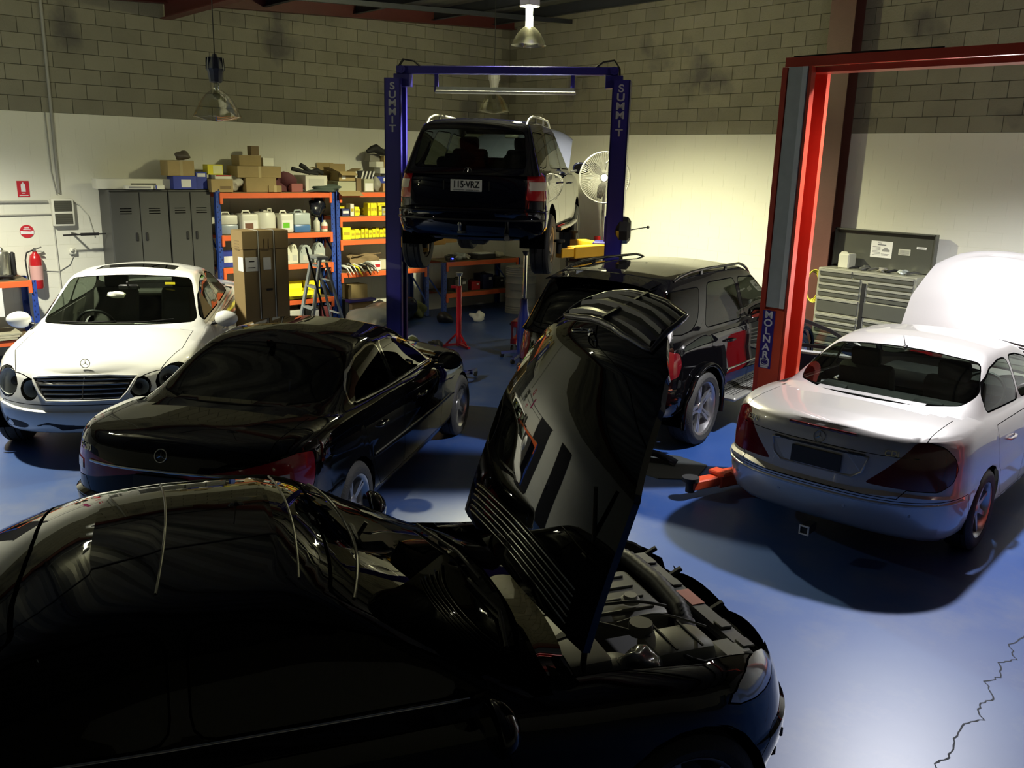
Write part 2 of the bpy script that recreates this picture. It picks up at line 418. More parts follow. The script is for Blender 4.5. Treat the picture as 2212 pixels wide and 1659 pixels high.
def body_mesh(S):
    bm = bmesh.new(); N = S.get('N', 76)
    plan = S['plan']; L = S['L']; W = S['W']/2
    us = ustations(plan, L, W, N)
    lv = S['lv']; top = S['top']; rows = []; toprow = None
    def ring(pts):   # pts for half (y>=0) from rear centre to front centre; mirror
        vs = [bm.verts.new(p) for p in pts]
        vm = [bm.verts.new((p[0], -p[1], p[2])) for p in pts[1:-1]]
        return vs+vm[::-1]
    for (f, xr, xf, hw) in lv:
        pts = []
        for u in us:
            x = lerp(xr, xf, u); y = hw*plan(u)
            if u in (0, 1): y = 0
            zt = interp(top, x); zs = interp(S['sill'], x); z = zs+f*(zt-zs)
            pts.append((x, y, z))
        rows.append(ring(pts)); lastpts = pts
    grid_faces(bm, rows, True)
    # cap
    tr = rows[-1]; n = len(us); M = 8; crown = S['crown']
    cols = []
    for i in range(n):
        L_ = tr[i]; R_ = tr[(2*n-2-i) % (2*n-2)] if 0 < i < n-1 else tr[i]
        if i in (0, n-1): cols.append([L_]*(2*M+1)); continue
        c = []
        for k in range(2*M+1):
            t = 1-k/M
            if k == 0: c.append(L_); continue
            if k == 2*M: c.append(R_); continue
            y = L_.co.y*t; cr = interp(crown, L_.co.x); edge = min(1, L_.co.y/(.55*W))
            c.append(bm.verts.new((L_.co.x, y, L_.co.z+cr*edge*(1-abs(t)**2.2))))
        cols.append(c)
    grid_faces(bm, cols)
    return bm
def green_mesh(S):
    bm = bmesh.new(); G = S['green']; plan = G['plan']; N = G.get('N', 56)
    b0, b1 = G['lv'][0], G['lv'][-1]
    us = ustations(plan, b0[2]-b0[1], b0[3], N); rows = []
    K = G.get('sub', 3); lvs = []
    gl = G['lv']
    for a, b in zip(gl, gl[1:]):
        for k in range(K):
            t = k/K; lvs.append(tuple(lerp(a[j], b[j], t) for j in range(4)))
    lvs.append(gl[-1])
    # smooth levels
    for _ in range(2):
        q = list(lvs)
        for i in range(1, len(lvs)-1): q[i] = tuple((lvs[i-1][j]+2*lvs[i][j]+lvs[i+1][j])/4 for j in range(4))
        lvs = q
    G['lvs'] = lvs
    for (g, xr, xf, hw) in lvs:
        pts = []
        for u in us:
            x = lerp(xr, xf, u); y = hw*plan(u)
            if u in (0, 1): y = 0
            zb = interp(S['top'], x)-.03+G.get('baseadd', 0)+ (interp(S['crown'], x)*.75*(1-min(1, abs(y)/.85)**2.2) if g < .2 else interp(S['crown'], x)*.4*(1-min(1, abs(y)/.85)**2.2)*(1-g))
            zt = interp(G['roofe'], x)+G['rcrown']*(1-(min(1, y/hw))**2)*.0
            bow = G['rcrown']*(1-(y/hw)**2)*g**3*.9
            pts.append((x, y, lerp(zb, zt, g)+bow))
        vs = [bm.verts.new(p) for p in pts]; vm = [bm.verts.new((p[0], -p[1], p[2])) for p in pts[1:-1]]
        rows.append(vs+vm[::-1])
    grid_faces(bm, rows, True)
    tr = rows[-1]; n = len(us); M = 7; cols = []
    for i in range(n):
        L_ = tr[i]; R_ = tr[(2*n-2-i) % (2*n-2)]
        if i in (0, n-1): cols.append([L_]*(2*M+1)); continue
        c = []; y0 = L_.co.y; hw = gl[-1][3]
        base = L_.co.z-G['rcrown']*(1-(y0/hw)**2)*.9
        for k in range(2*M+1):
            t = 1-k/M
            if k == 0: c.append(L_); continue
            if k == 2*M: c.append(R_); continue
            y = y0*t; e = L_.co.z; zc = base+G['rcrown']*(1-(y/hw)**2)*.9 + (interp(G['roofc'], L_.co.x) if 'roofc' in G else 0)*(1-t*t)
            c.append(bm.verts.new((L_.co.x, y, zc)))
        cols.append(c)
    grid_faces(bm, cols)
    return bm
def area2(poly): return sum(a[0]*b[1]-b[0]*a[1] for a, b in zip(poly, poly[1:]+poly[:1]))
def offset_poly(poly, d):
    if area2(poly) < 0: poly = poly[::-1]
    n = len(poly); out = []
    for i in range(n):
        p0, p1, p2 = Vector(poly[i-1]), Vector(poly[i]), Vector(poly[(i+1) % n])
        e1 = (p1-p0).normalized(); e2 = (p2-p1).normalized()
        n1 = Vector((e1.y, -e1.x)); n2 = Vector((e2.y, -e2.x)); b = (n1+n2)
        b = b.normalized()/max(.35, b.normalized().dot(n1)) if b.length > 1e-6 else n1
        out.append(tuple(p1+b*d))
    return out
def roundpoly(poly, r, k=3):
    out = []; n = len(poly)
    for i in range(n):
        p0, p, p2 = Vector(poly[i-1]), Vector(poly[i]), Vector(poly[(i+1) % n])
        a, b = (p0-p), (p2-p); la, lb = a.length, b.length; a.normalize(); b.normalize()
        if a.dot(b) < -.97: out.append(tuple(p)); continue
        d = min(r, la*.45, lb*.45); q0 = p+a*d; q1 = p+b*d
        for j in range(k+1):
            t = j/k; out.append(tuple(q0*(1-t)**2+p*2*t*(1-t)+q1*t*t))
    return out
def archpoly(yb, zb, yt, zt, drop, bot=0.0, n=8, mid=None):
    """pane outline seen along the car: straight sides, gently arched top and bottom"""
    P = [(-yb+2*yb*k/n, zb+bot*(1-(2*k/n-1)**2)*-1) for k in range(n+1)]
    Q = [(yt-2*yt*k/n, zt-drop*(1-2*k/n)**2) for k in range(n+1)]
    return P+([mid] if mid else [])+Q+([(-mid[0], mid[1])] if mid else [])
def cut_faces(bm, poly, ax, filt):
    """cut a convex polygon (projected along the axis not in ax) into bm; returns faces inside"""
    if area2(poly) < 0: poly = poly[::-1]
    i, j = ax
    bm.faces.ensure_lookup_table()
    lo = [min(p[k] for p in poly) for k in (0, 1)]; hi = [max(p[k] for p in poly) for k in (0, 1)]
    cand = []
    for f in bm.faces:
        a = [v.co[i] for v in f.verts]; b = [v.co[j] for v in f.verts]
        if min(a) > hi[0] or max(a) < lo[0] or min(b) > hi[1] or max(b) < lo[1]: continue
        if filt(f): cand.append(f)
    n = len(poly)
    for k in range(n):
        if not cand: return []
        p, q = poly[k], poly[(k+1) % n]
        dx, dy = q[0]-p[0], q[1]-p[1]
        if math.hypot(dx, dy) < 1e-6: continue
        co = [0, 0, 0]; co[i], co[j] = p; no = [0, 0, 0]; no[i], no[j] = dy, -dx   # outward for ccw
        no = Vector(no).normalized(); co = Vector(co)
        vs = {v for f in cand for v in f.verts}; es = {e for f in cand for e in f.edges}
        r = bmesh.ops.bisect_plane(bm, geom=list(cand)+list(es)+list(vs), dist=1e-5, plane_co=co, plane_no=no)
        fs = [g for g in r['geom'] if isinstance(g, bmesh.types.BMFace) and g.is_valid]
        cand = [f for f in set(fs) if (f.calc_center_median()-co).dot(no) < 1e-6]
    return cand
def detach(bm, faces):
    """move faces into a new bmesh"""
    nb = bmesh.new(); mp = {}
    for f in faces:
        for v in f.verts:
            if v not in mp: mp[v] = nb.verts.new(v.co)
    for f in faces:
        try: nb.faces.new([mp[v] for v in f.verts])
        except ValueError: pass
    bmesh.ops.delete(bm, geom=faces, context='FACES')
    return nb
def bmobj(name, bm, m, parent, smooth=40, thick=0.0, inset_depth=0.0):
    me = bpy.data.meshes.new(name); bm.normal_update()
    if thick:
        bnd = [e for e in bm.edges if e.is_boundary]
        ns = {v: v.normal.copy() for e in bnd for v in e.verts}
        r = bmesh.ops.extrude_edge_only(bm, edges=bnd); nv = [g for g in r['geom'] if isinstance(g, bmesh.types.BMVert)]
        bm.normal_update()
        for v in nv:
            src = min(ns, key=lambda q: (q.co-v.co).length_squared) if len(ns) < 400 else None
            v.co -= (ns[src] if src else v.normal)*thick
    bm.to_mesh(me); bm.free()
    return mkobj(name, me, m, parent, smooth=smooth)
def ell(cx, cy, rx, ry, n=14, rot=0):
    return [(cx+rx*math.cos(t)*math.cos(rot)-ry*math.sin(t)*math.sin(rot), cy+rx*math.cos(t)*math.sin(rot)+ry*math.sin(t)*math.cos(rot)) for t in [2*PI*k/n for k in range(n)]]
_wheelcache = {}
def wheel(parent, x, y, R, rimR, wid, style, rimmat, name='wheel', droop=0):
    side = 1 if y > 0 else -1
    key = (R, rimR, wid, style, rimmat.name)
    w = bpy.data.objects.new(name, None); COL.objects.link(w); w.parent = parent; w.location = (x, y, R-droop); w.empty_display_size = .1
    if side < 0: w.rotation_euler[2] = PI       # outer face towards +y in local axes
    if key not in _wheelcache:
        t = MB(); hw = wid/2
        prof = [(rimR, -hw*.80), (rimR+.01, -hw*.92), (rimR+(R-rimR)*.5, -hw), (R-.02, -hw*.9), (R, -hw*.7)]
        gro = [(R, -hw*.42), (R-.008, -hw*.40), (R-.008, -hw*.34), (R, -hw*.32), (R, hw*.32), (R-.008, hw*.34), (R-.008, hw*.40), (R, hw*.42)]
        prof = prof+gro+[(R, hw*.7), (R-.02, hw*.9), (rimR+(R-rimR)*.5, hw), (rimR+.01, hw*.92), (rimR, hw*.80)]
        t.lathe(prof, 40, axis=(0, 1, 0))
        tm = t.build('tyre', tyre_m, smooth=35)
        r = MB(); yo = hw*.72
        r.lathe([(rimR-.0, -hw*.85), (rimR-.02, -hw*.7), (rimR-.035, 0), (rimR-.03, yo*.6), (rimR-.012, yo+.01), (rimR+.004, yo+.02), (rimR+.004, yo+.004)], 40, axis=(0, 1, 0))
        ns, dbl, sw = style
        for k in range(ns):
            a = 2*PI*k/ns
            offs = (-.075, .075) if dbl else (0,)
            for of in offs:
                a0 = a+of*.9; a1 = a+of*(1.5 if dbl else 1)
                p0 = Vector((.035*math.cos(a0), yo-.022, .035*math.sin(a0))); p1 = Vector(((rimR-.015)*math.cos(a1), yo-.004, (rimR-.015)*math.sin(a1)))
                tang = Vector((-math.sin(a), 0, math.cos(a)))
                q0 = [p0+tang*sw*.8, p0-tang*sw*.8, p1-tang*sw*.55, p1+tang*sw*.55]
                vt = [r.bm.verts.new(p) for p in q0]; vb = [r.bm.verts.new(p+Vector((0, -.03, 0))+(p-Vector((0, p.y, 0))).normalized()*0) for p in q0]
                r.bm.faces.new(vt); r.bm.faces.new(vb[::-1])
                for i in range(4): r.bm.faces.new((vt[i], vt[(i+1) % 4], vb[(i+1) % 4], vb[i]))
        r.lathe([(.001, yo-.008), (.032, yo-.010), (.06, yo-.018), (.075, yo-.04), (.075, yo-.08)], 24, axis=(0, 1, 0))
        rm = r.build('rim', rimmat, smooth=35)
        dk = MB(); dk.lathe([(.001, yo-.10), (.16, yo-.10), (.165, yo-.115), (.17, -hw*.8)], 28, axis=(0, 1, 0))
        dm = dk.build('brake_disc', mat('brake_steel', (.07, .07, .07), .45, .8), smooth=35)
        _wheelcache[key] = (tm.data, rm.data, dm.data)
        for o in (tm, rm, dm): bpy.data.objects.remove(o)
    for nm, me in zip(('tyre', 'rim', 'brake_disc'), _wheelcache[key]):
        o = bpy.data.objects.new(nm, me); COL.objects.link(o); o.parent = w
    return w
def star_badge(parent, o, right, up, r, m=None, name='star_badge'):
    R_ = Vector(right).normalized(); U = Vector(up).normalized(); n = R_.cross(U).normalized(); o = Vector(o); b = MB()
    b.tube([o+(R_*math.cos(t)+U*math.sin(t))*r for t in [2*PI*k/24 for k in range(24)]], r*.09, 6, closed=True)
    for k in range(3):
        a = PI/2+2*PI*k/3; d = R_*math.cos(a)+U*math.sin(a); s = R_*math.cos(a+PI/2)+U*math.sin(a+PI/2)
        tip = o+d*r; c = o+n*r*.12
        p = [b.bm.verts.new(q) for q in (c, o+s*r*.13+d*r*.08, tip, o-s*r*.13+d*r*.08)]
        b.bm.faces.new((p[0], p[1], p[2])); b.bm.faces.new((p[0], p[2], p[3]))
    return b.build(name, m or chrome, parent, smooth=30, recalc=False)
from mathutils.bvhtree import BVHTree
BVHB = BVHG = None
def hit(o, d, t=None):
    r = (t or BVHB).ray_cast(Vector(o), Vector(d))
    return (r[0], r[1]) if r[0] is not None else (Vector(o)+Vector(d)*.5, -Vector(d))
def rearp(y, z, off=0): p, n = hit((-1, y, z), (1, 0, 0)); return p-Vector((off, 0, 0))
def frontp(y, z, off=0): p, n = hit((6, y, z), (-1, 0, 0)); return p+Vector((off, 0, 0))
def sidep(x, z, sg, off=0): p, n = hit((x, sg*2, z), (0, -sg, 0)); return p+Vector((0, sg*off, 0))
def topp(x, y, off=0, g=False): p, n = hit((x, y, 3), (0, 0, -1), BVHG if g else None); return p+Vector((0, 0, off))
def wrap(z, x0, off, rear=True, W=.91, n=9):
    """points around the end of the body at height z, from the -y side to the +y side"""
    P = []
    cx = .9 if rear else 3.9
    for k in range(-n, n+1):
        t = k/n*PI/2*.98; d = Vector((-math.cos(t) if rear else math.cos(t), math.sin(t), 0))
        o = Vector((cx, 0, z))+Vector((d.x*3, d.y*3, 0)); p, nn = hit(o, -d)
        if (p.x < x0 if rear else p.x > x0): P.append(p+nn*off)
    return P
def make_car(name, label, cat, S, loc, yaw, group=None):
    T = thing(name, label, cat, (loc[0], loc[1], loc[2] if len(loc) > 2 else 0), yaw, group)
    paint = S['paint']; bm = body_mesh(S); gm = green_mesh(S); W = S['W']/2; G = S['green']
    # open the body under the cabin
    g0 = G['lv'][0]; dl = []
    for f in bm.faces:
        c = f.calc_center_median()
        if f.normal.z > .5 or True:
            u = (c.x-g0[1])/(g0[2]-g0[1])
            if 0.008 < u < .985 and abs(c.y) < g0[3]*G['plan'](u)-.02 and c.z > interp(S['top'], c.x)-.015: dl.append(f)
    bm.normal_update(); gm.normal_update()
    global BVHB, BVHG
    BVHB = BVHTree.FromBMesh(bm); BVHG = BVHTree.FromBMesh(gm)
    bmesh.ops.delete(bm, geom=dl, context='FACES')
    out = {}
    for px_ in S.get('presplit', []):
        bmesh.ops.bisect_plane(bm, geom=bm.faces[:]+bm.edges[:]+bm.verts[:], dist=1e-5, plane_co=(px_, 0, 0), plane_no=(1, 0, 0))
    side = lambda sgn: (lambda f: f.normal.y*sgn > .25 and f.calc_center_median().y*sgn > 0)
    # wheel arches
    for wx in S['wx']:
        for sg in (1, -1):
            fs = cut_faces(bm, ell(wx, S['R']-.01, S['arch'], S['arch'], 22), (0, 2), lambda f: f.calc_center_median().y*sg > .45 and f.calc_center_median().z < interp(S['top'], f.calc_center_median().x)-.05)
            b = detach(bm, fs); b.free()
    # panels: (name, poly, axes, filter, gap, mesh, material, thickness)
    for nm, poly, ax, fl_, m, target in S['panels']:
        src = bm if target == 'b' else gm
        if nm in ('side_window', 'open_glass'): poly = roundpoly(poly, .07)
        elif nm in ('windscreen', 'rear_window'): poly = roundpoly(poly, .05)
        elif nm in ('tail_lamp', 'front_door', 'rear_door'): poly = roundpoly(poly, .03)
        g = S.get('gap', .006); rotm = None
        if nm == 'side_window': g = S.get('wgap', .012)
        if len(ax) == 3:
            rotm = Matrix.Rotation(math.radians(ax[0]), 3, 'Z'); ax = ax[1:]
            for v in src.verts: v.co = rotm@v.co
        src.normal_update()
        ring = cut_faces(src, offset_poly(poly, g), ax, fl_)
        inn = cut_faces(src, poly, ax, (lambda rs: (lambda f: f in rs))(set(ring)))
        # faces may have been re-split: recompute ring
        si = set(inn)
        allr = [f for f in src.faces if f.is_valid and f not in si and fl_(f) and inside(offset_poly(poly, g*.98), f.calc_center_median(), ax)]
        for f in allr: f.material_index = 1 if (target == 'b' or nm == 'side_window') else 2
        pb = detach(src, [f for f in inn if f.is_valid])
        if rotm:
            ri = rotm.inverted()
            for v in src.verts: v.co = ri@v.co
            for v in pb.verts: v.co = ri@v.co
            src.normal_update(); pb.normal_update()
        out.setdefault(nm, []).append((pb, m))
    if 'bonnet' in S.get('hold', ()):      # loose slivers left where the raised bonnet met the nose
        nz = [f for f in bm.faces if f.calc_center_median().x > S['L']-.24 and abs(f.calc_center_median().y) < .50 and f.calc_center_median().z > S.get('nosez', .68)]
        bmesh.ops.delete(bm, geom=nz, context='FACES')
    res = {}
    for nm, lst in out.items():
        for pb, m in lst:
            if nm in S.get('hold', ()): res[nm] = pb; continue
            if not pb.faces: pb.free(); continue
            isg = nm in ('windscreen', 'rear_window', 'side_window', 'sunroof_glass', 'quarter_window')
            o = bmobj(nm, pb, m, T, smooth=45, thick=0 if isg else .012)
            res.setdefault(nm, o)
    body = bmobj('body', bm, [paint, seam_m], T, smooth=50)
    cabin = bmobj('cabin_shell', gm, [S.get('roofpaint', paint), S.get('trim', seam_m), seam_m], T, smooth=50)
    # underside, wheel housings
    ub = MB(); L = S['L']
    ub.box((L/2, 0, .30+S['sill'][1][1]*.3), (L*.88, W*1.55, .06))
    for wx in S['wx']:
        for sg in (1, -1):
            R_ = S['arch']+.005
            n = 14; ring0 = []; ring1 = []
            for k in range(n+1):
                a = -.25+(PI+.5)*k/n; p = (wx+R_*math.cos(a), S['R']-.01+R_*math.sin(a))
                zz = min(p[1], interp(S['top'], p[0])-.03)
                ring0.append(ub.bm.verts.new((p[0], sg*(W-.035), zz))); ring1.append(ub.bm.verts.new((p[0], sg*(W-.34), zz)))
            for k in range(n): ub.bm.faces.new((ring0[k], ring0[k+1], ring1[k+1], ring1[k]))
            ub.bm.faces.new(ring1)
    ub.build('underbody', seam_m, T, recalc=False)
    for i, wx in enumerate(S['wx']):
        for sg in (1, -1): wheel(T, wx, sg*(W-.115), S['R'], S['rim'], S['tw'], S['wstyle'], S['rimmat'], droop=S.get('droop', 0))
    # cabin interior
    I = S.get('interior', interior_m)
    fz = .34+S.get('ih', 0)
    for x, ys in ((S['seatx'], (.37, -.37)),):
        for y in ys:
            b = MB(); b.box((x+.12, y, fz+.12), (.50, .50, .18), .05, seg=2)
            R_ = Matrix.Rotation(-.32, 3, 'Y'); b.box(R_@Vector((0, 0, .0))+Vector((x-.22, y, fz+.50)), (.15, .48, .62), .05, R_, 2)
            b.box((x-.34, y, fz+.87), (.10, .26, .17), .04, Matrix.Rotation(-.25, 3, 'Y'), 2)
            b.cyl((x-.30, y-.07, fz+.75), (x-.33, y-.07, fz+.85), .008).cyl((x-.30, y+.07, fz+.75), (x-.33, y+.07, fz+.85), .008)
            b.build('front_seat', I, T, smooth=40)
    xb = S['seatx']-S.get('rsoff', .66)
    b = MB(); b.box((xb+.12, 0, fz+.12), (.50, 1.2, .18), .05, seg=2)
    b.box((xb-.2, 0, fz+.42), (.15, 1.22, .55), .05, Matrix.Rotation(-.30, 3, 'Y'), 2)
    for y in (-.38, .38): b.box((xb-.30, y, fz+.67), (.10, .24, .12), .04, Matrix.Rotation(-.3, 3, 'Y'), 2)
    b.build('rear_seat', I, T, smooth=40)
    dx = S['seatx']+.98
    b = MB(); b.box((dx, 0, fz+.48), (.42, 1.30, .20), .06, seg=2).box((dx-.1, 0, fz+.22), (.3, .3, .4), .04)
    b.box((dx+.28, 0, fz+.44), (.45, 1.28, .08), .03)
    b.build('dashboard', I, T, smooth=40)
    b = MB(); c = Vector((dx-.36, -.37, fz+.52)); ax = Vector((.9, 0, -.42)).normalized(); e1 = Vector((0, 1, 0)); e2 = ax.cross(e1)
    b.tube([c+(e1*math.cos(t)+e2*math.sin(t))*.185 for t in [2*PI*k/24 for k in range(24)]], .015, 8, closed=True)
    b.bar(c-e1*.17, c+e1*.17, .03, .02, up=ax).cyl(c, c+ax*.2, .06, .04)
    b.build('steering_wheel', blackpl, T, smooth=40)
    b = MB(); b.box((0, 0, 0), (.03, .20, .055), .012); b.cyl((.01, 0, 0), (.05, 0, .06), .01)
    wz = G['roofe'][len(G['roofe'])//2][1]-.10
    b.build('rear_view_mirror', blackpl, T, loc=(S['ws_top']+.10, 0, wz-.02), smooth=40)
    if S.get('shelf'):
        b = MB(); b.box((S['shelf'], 0, interp(S['top'], S['shelf'])-.02), (.55, 1.18, .03), .01); b.build('parcel_shelf', I, T)
    # door mirrors
    mx, mz = S['mirror']
    for sg in (1, -1):
        b = MB(); q = bmesh.ops.create_icosphere(b.bm, subdivisions=3, radius=1)
        for v in q['verts']:
            p = v.co; k = 1
            v.co = Vector((mx+p.x*.075*(1.1 if p.x > 0 else .25), sg*(W+.10)+p.y*.12, mz+p.z*.085*(1-.12*p.y*sg)))
        mo = b.build('door_mirror', S.get('mirrormat', paint), T, smooth=60)
        b = MB(); b.lathe([(.001, 0), (.062, 0)], 20, (mx-.021, sg*(W+.105), mz), (-1, 0, 0)); 
        for v in b.bm.verts: v.co.y = sg*(W+.105)+(v.co.y-sg*(W+.105))*1.7
        b.build('mirror_glass', chrome, mo)
        b = MB(); b.bar((mx, sg*(W-.05), mz-.05), (mx, sg*(W+.05), mz-.035), .05, .03, bev=.006); b.build('mirror_arm', blackpl, mo)
    for hx, hz in S['handles']:
        for sg in (1, -1):
            b = MB(); yy = sg*(W-.012)
            b.tube([(hx-.10, yy-sg*.015, hz), (hx-.08, yy+sg*.022, hz), (hx, yy+sg*.03, hz+.002), (hx+.08, yy+sg*.022, hz), (hx+.10, yy-sg*.015, hz)], [.008, .011, .013, .011, .008], 8)
            b.build('door_handle', S.get('handlemat', paint), T, smooth=60)
    return T, res
def inside(poly, c, ax):
    if area2(poly) < 0: poly = poly[::-1]
    x, y = c[ax[0]], c[ax[1]]
    for p, q in zip(poly, poly[1:]+poly[:1]):
        if (q[0]-p[0])*(y-p[1])-(q[1]-p[1])*(x-p[0]) < -1e-7: return False
    return True
sideL = lambda f: f.normal.y > .2 and f.calc_center_median().y > .3
sideR = lambda f: f.normal.y < -.2 and f.calc_center_median().y < -.3
def frontf(x0): return lambda f: f.calc_center_median().x > x0
def rearf(x1): return lambda f: f.calc_center_median().x < x1
anyf = lambda f: True
# ---------------------------------------------------------------- the two saloon bodies and two off-road bodies
def open_door(T, S, res, hinge, ang, sg, name='front_door', paint=None, glass=None):
    """swing the held door skin and pane out about a vertical hinge"""
    H = bpy.data.objects.new(name, None); COL.objects.link(H); H.parent = T
    hx, hy = hinge
    H.matrix_local = Matrix.Translation((hx, hy, 0)) @ Matrix.Rotation(math.radians(-ang*sg), 4, 'Z') @ Matrix.Translation((-hx, -hy, 0))
    sk = res['open_skin']; sk.normal_update(); ins = sk.copy(); ns = {v.index: v.normal.copy() for v in ins.verts}
    ins.verts.index_update(); sk.verts.index_update()
    for v, w in zip(ins.verts, sk.verts): v.co -= w.normal*.07+Vector((0, 0, 0))
    me = bpy.data.meshes.new('door_skin'); sk.to_mesh(me); mkobj('door_skin', me, paint or S['paint'], H, smooth=50)
    bmesh.ops.reverse_faces(ins, faces=ins.faces)
    c = Vector((0, 0, 0))
    for v in ins.verts: c += v.co
    c /= max(1, len(ins.verts))
    edge = bmesh.new()
    for e, f in zip(sk.edges, ins.edges):
        if e.is_boundary:
            a, b = e.verts; p, q = f.verts
            edge.faces.new([edge.verts.new(x) for x in (a.co, b.co, q.co, p.co)])
    me = bpy.data.meshes.new('door_trim'); ins.to_mesh(me); mkobj('door_trim', me, interior_m, H, smooth=50)
    me = bpy.data.meshes.new('door_edge'); edge.to_mesh(me); mkobj('door_edge', me, paint or S['paint'], H)
    for x in (sk, ins, edge): x.free()
    b = MB(); b.box((hx-.55, c.y-sg*.03, .62), (.62, .07, .06), .02).box((hx-.6, c.y-sg*.02, .36), (.5, .06, .12), .02); b.build('arm_rest', blackpl, H, smooth=40)
    gb = res['open_glass']; gb.normal_update()
    bnd = [e for e in gb.edges if e.is_boundary]
    fr = MB()
    for e in bnd:
        if e.calc_length() > 1e-3: fr.bar(e.verts[0].co, e.verts[1].co, .035, .03, up=(0, sg, 0))
    fr.build('window_frame', blackpl, H)
    me = bpy.data.meshes.new('side_window'); gb.to_mesh(me); gb.free(); mkobj('side_window', me, glass or glass_mid, H, smooth=50)
    return H
def saloon(paint, **kw):
    S = dict(paint=paint, L=4.82, W=1.82, N=84,
        plan=planfn(.14, 2.4, 2.9, .17, 2.1, 2.5, .03, .045),
        sill=[(0, .30), (.5, .22), (4.2, .20), (4.8, .26)],
        top=[(0, .95), (.10, 1.015), (.9, 1.03), (1.6, 1.0), (3.2, .955), (3.6, .915), (4.1, .865), (4.5, .80), (4.82, .71)],
        crown=[(0, .015), (.4, .05), (1.0, .05), (3.3, .06), (3.9, .085), (4.5, .075), (4.82, .02)],
        lv=[(-.02, .35, 4.50, .70), (0, .16, 4.69, .84), (.06, .09, 4.76, .875), (.16, .045, 4.79, .895), (.30, .01, 4.82, .905), (.42, 0, 4.82, .91), (.455, 0, 4.815, .912), (.475, .045, 4.79, .907),
            (.62, .055, 4.77, .91), (.78, .065, 4.74, .903), (.90, .08, 4.71, .885), (.965, .10, 4.67, .862), (1, .13, 4.63, .83)],
        wx=(1.12, 3.975), R=.318, rim=.215, tw=.225, arch=.365, wstyle=(10, 0, .02), rimmat=alloy,
        green=dict(plan=planfn(.13, 2.0, 3.6, .12, 2.0, 3.8, .05, .0), N=72, sub=3, rcrown=.055,
            roofe=[(1.1, 1.30), (1.6, 1.365), (2.1, 1.398), (2.5, 1.395), (3.0, 1.33), (3.4, 1.2)],
            lv=[(0, .74, 3.60, .835), (.07, .82, 3.53, .80), (.35, 1.06, 3.28, .755), (.65, 1.32, 3.00, .70), (.86, 1.57, 2.80, .65), (.96, 1.74, 2.66, .605), (1.0, 1.88, 2.52, .53)]),
        seatx=2.15, ws_top=2.75, mirror=(3.12, .985), handles=((1.62, .80), (2.62, .79)), shelf=1.28)
    gl = kw.get('glass', glass_mid)
    rw = [(1.30, 1.035), (2.12, 1.01), (2.12, 1.325), (1.95, 1.325), (1.70, 1.285), (1.48, 1.21), (1.34, 1.12)]
    fw = [(2.19, 1.008), (3.20, .985), (3.05, 1.08), (2.85, 1.19), (2.62, 1.27), (2.40, 1.315), (2.19, 1.328)]
    P = []
    for s in (sideL, sideR):
        P.append(('side_window', rw, (0, 2), s, gl, 'g')); P.append(('open_glass' if (s is sideL and kw.get('open_left')) else 'side_window', fw, (0, 2), s, gl, 'g'))
    P.append(('windscreen', archpoly(.735, .99, .60, 1.380, .038), (1, 2), lambda f: f.normal.x > .12 and f.calc_center_median().x > 2.4, gl, 'g'))
    P.append(('rear_window', archpoly(.64, 1.09, .59, 1.368, .045, .012, mid=(.692, 1.145)), (1, 2), lambda f: f.normal.x < -.12 and f.calc_center_median().x < 1.9, gl, 'g'))
    # doors
    for s in (sideL, sideR):
        P.append(('open_skin' if (s is sideL and kw.get('open_left')) else 'front_door', [(2.16, .30), (3.22, .30), (3.24, .60), (3.20, .925), (2.16, .94)], (0, 2), s, paint, 'b'))
        P.append(('rear_door', [(1.52, .42), (1.62, .30), (2.13, .30), (2.13, .94), (1.26, .955), (1.34, .72)], (0, 2), s, paint, 'b'))
    # bonnet, boot
    P.append(('bonnet', [(3.54, -.735), (4.1, -.725), (4.50, -.60), (4.68, -.36), (4.74, 0), (4.68, .36), (4.50, .60), (4.1, .725), (3.54, .735)], (0, 1), lambda f: f.normal.z > .25 and f.calc_center_median().z > .6, paint, 'b'))
    S.update(kw); S['panels'] = P+S.get('extra', [])
    return S
def mir(poly): return [(-a, b) for a, b in poly][::-1]
def corner_lamps(nm, poly, m, x0=1.0, extra=None):
    """poly given for the right-hand (-y) rear corner seen along the 45 degree line"""
    return [(nm, poly, (-45, 1, 2), lambda f: f.normal.x < .2 and f.calc_center_median().y < 0 and f.calc_center_median().x < .3, m, 'b'),
            (nm, mir(poly), (45, 1, 2), lambda f: f.normal.x < .2 and f.calc_center_median().y > 0 and f.calc_center_median().x < .3, m, 'b')]
def tail211(m): return corner_lamps('tail_lamp', [(-.30, .668), (-.78, .645), (-.89, .70), (-.93, .79), (-.89, .88), (-.80, .955), (-.68, .99), (-.60, .985)], m)
bumpers = lambda p, zr=.575, zf=.52, xr=.76, xf=4.335: [('rear_bumper', [(-.1, .05), (xr-.03, .05), (xr, .40), (xr-.12, zr), (-.1, zr)], (0, 2), anyf, p, 'b'), ('front_bumper', [(5, .05), (5, zf), (xf+.14, zf), (xf, .40), (xf+.03, .05)], (0, 2), anyf, p, 'b')]
def boot(p, z0=.60, z1=1.08, hw=.68): return [('boot_lid', [(-hw+.1, z0), (hw-.1, z0), (hw-.02, z0+.12), (hw, z1), (-hw, z1), (-hw+.02, z0+.12)], (1, 2), lambda f: f.calc_center_median().x < .80 and f.calc_center_median().z > .55, p, 'b')]
lights211 = [('head_lamp', ell(sg*.70, .675, .125, .12), (1, 2), (lambda f, sg=sg: f.calc_center_median().x > 4.2 and f.calc_center_median().y*sg > 0), glass_lens, 'b') for sg in (1, -1)] + \
    [('round_lamp', ell(sg*.455, .645, .078, .088), (1, 2), (lambda f, sg=sg: f.calc_center_median().x > 4.2 and f.calc_center_median().y*sg > 0), glass_lens, 'b') for sg in (1, -1)]
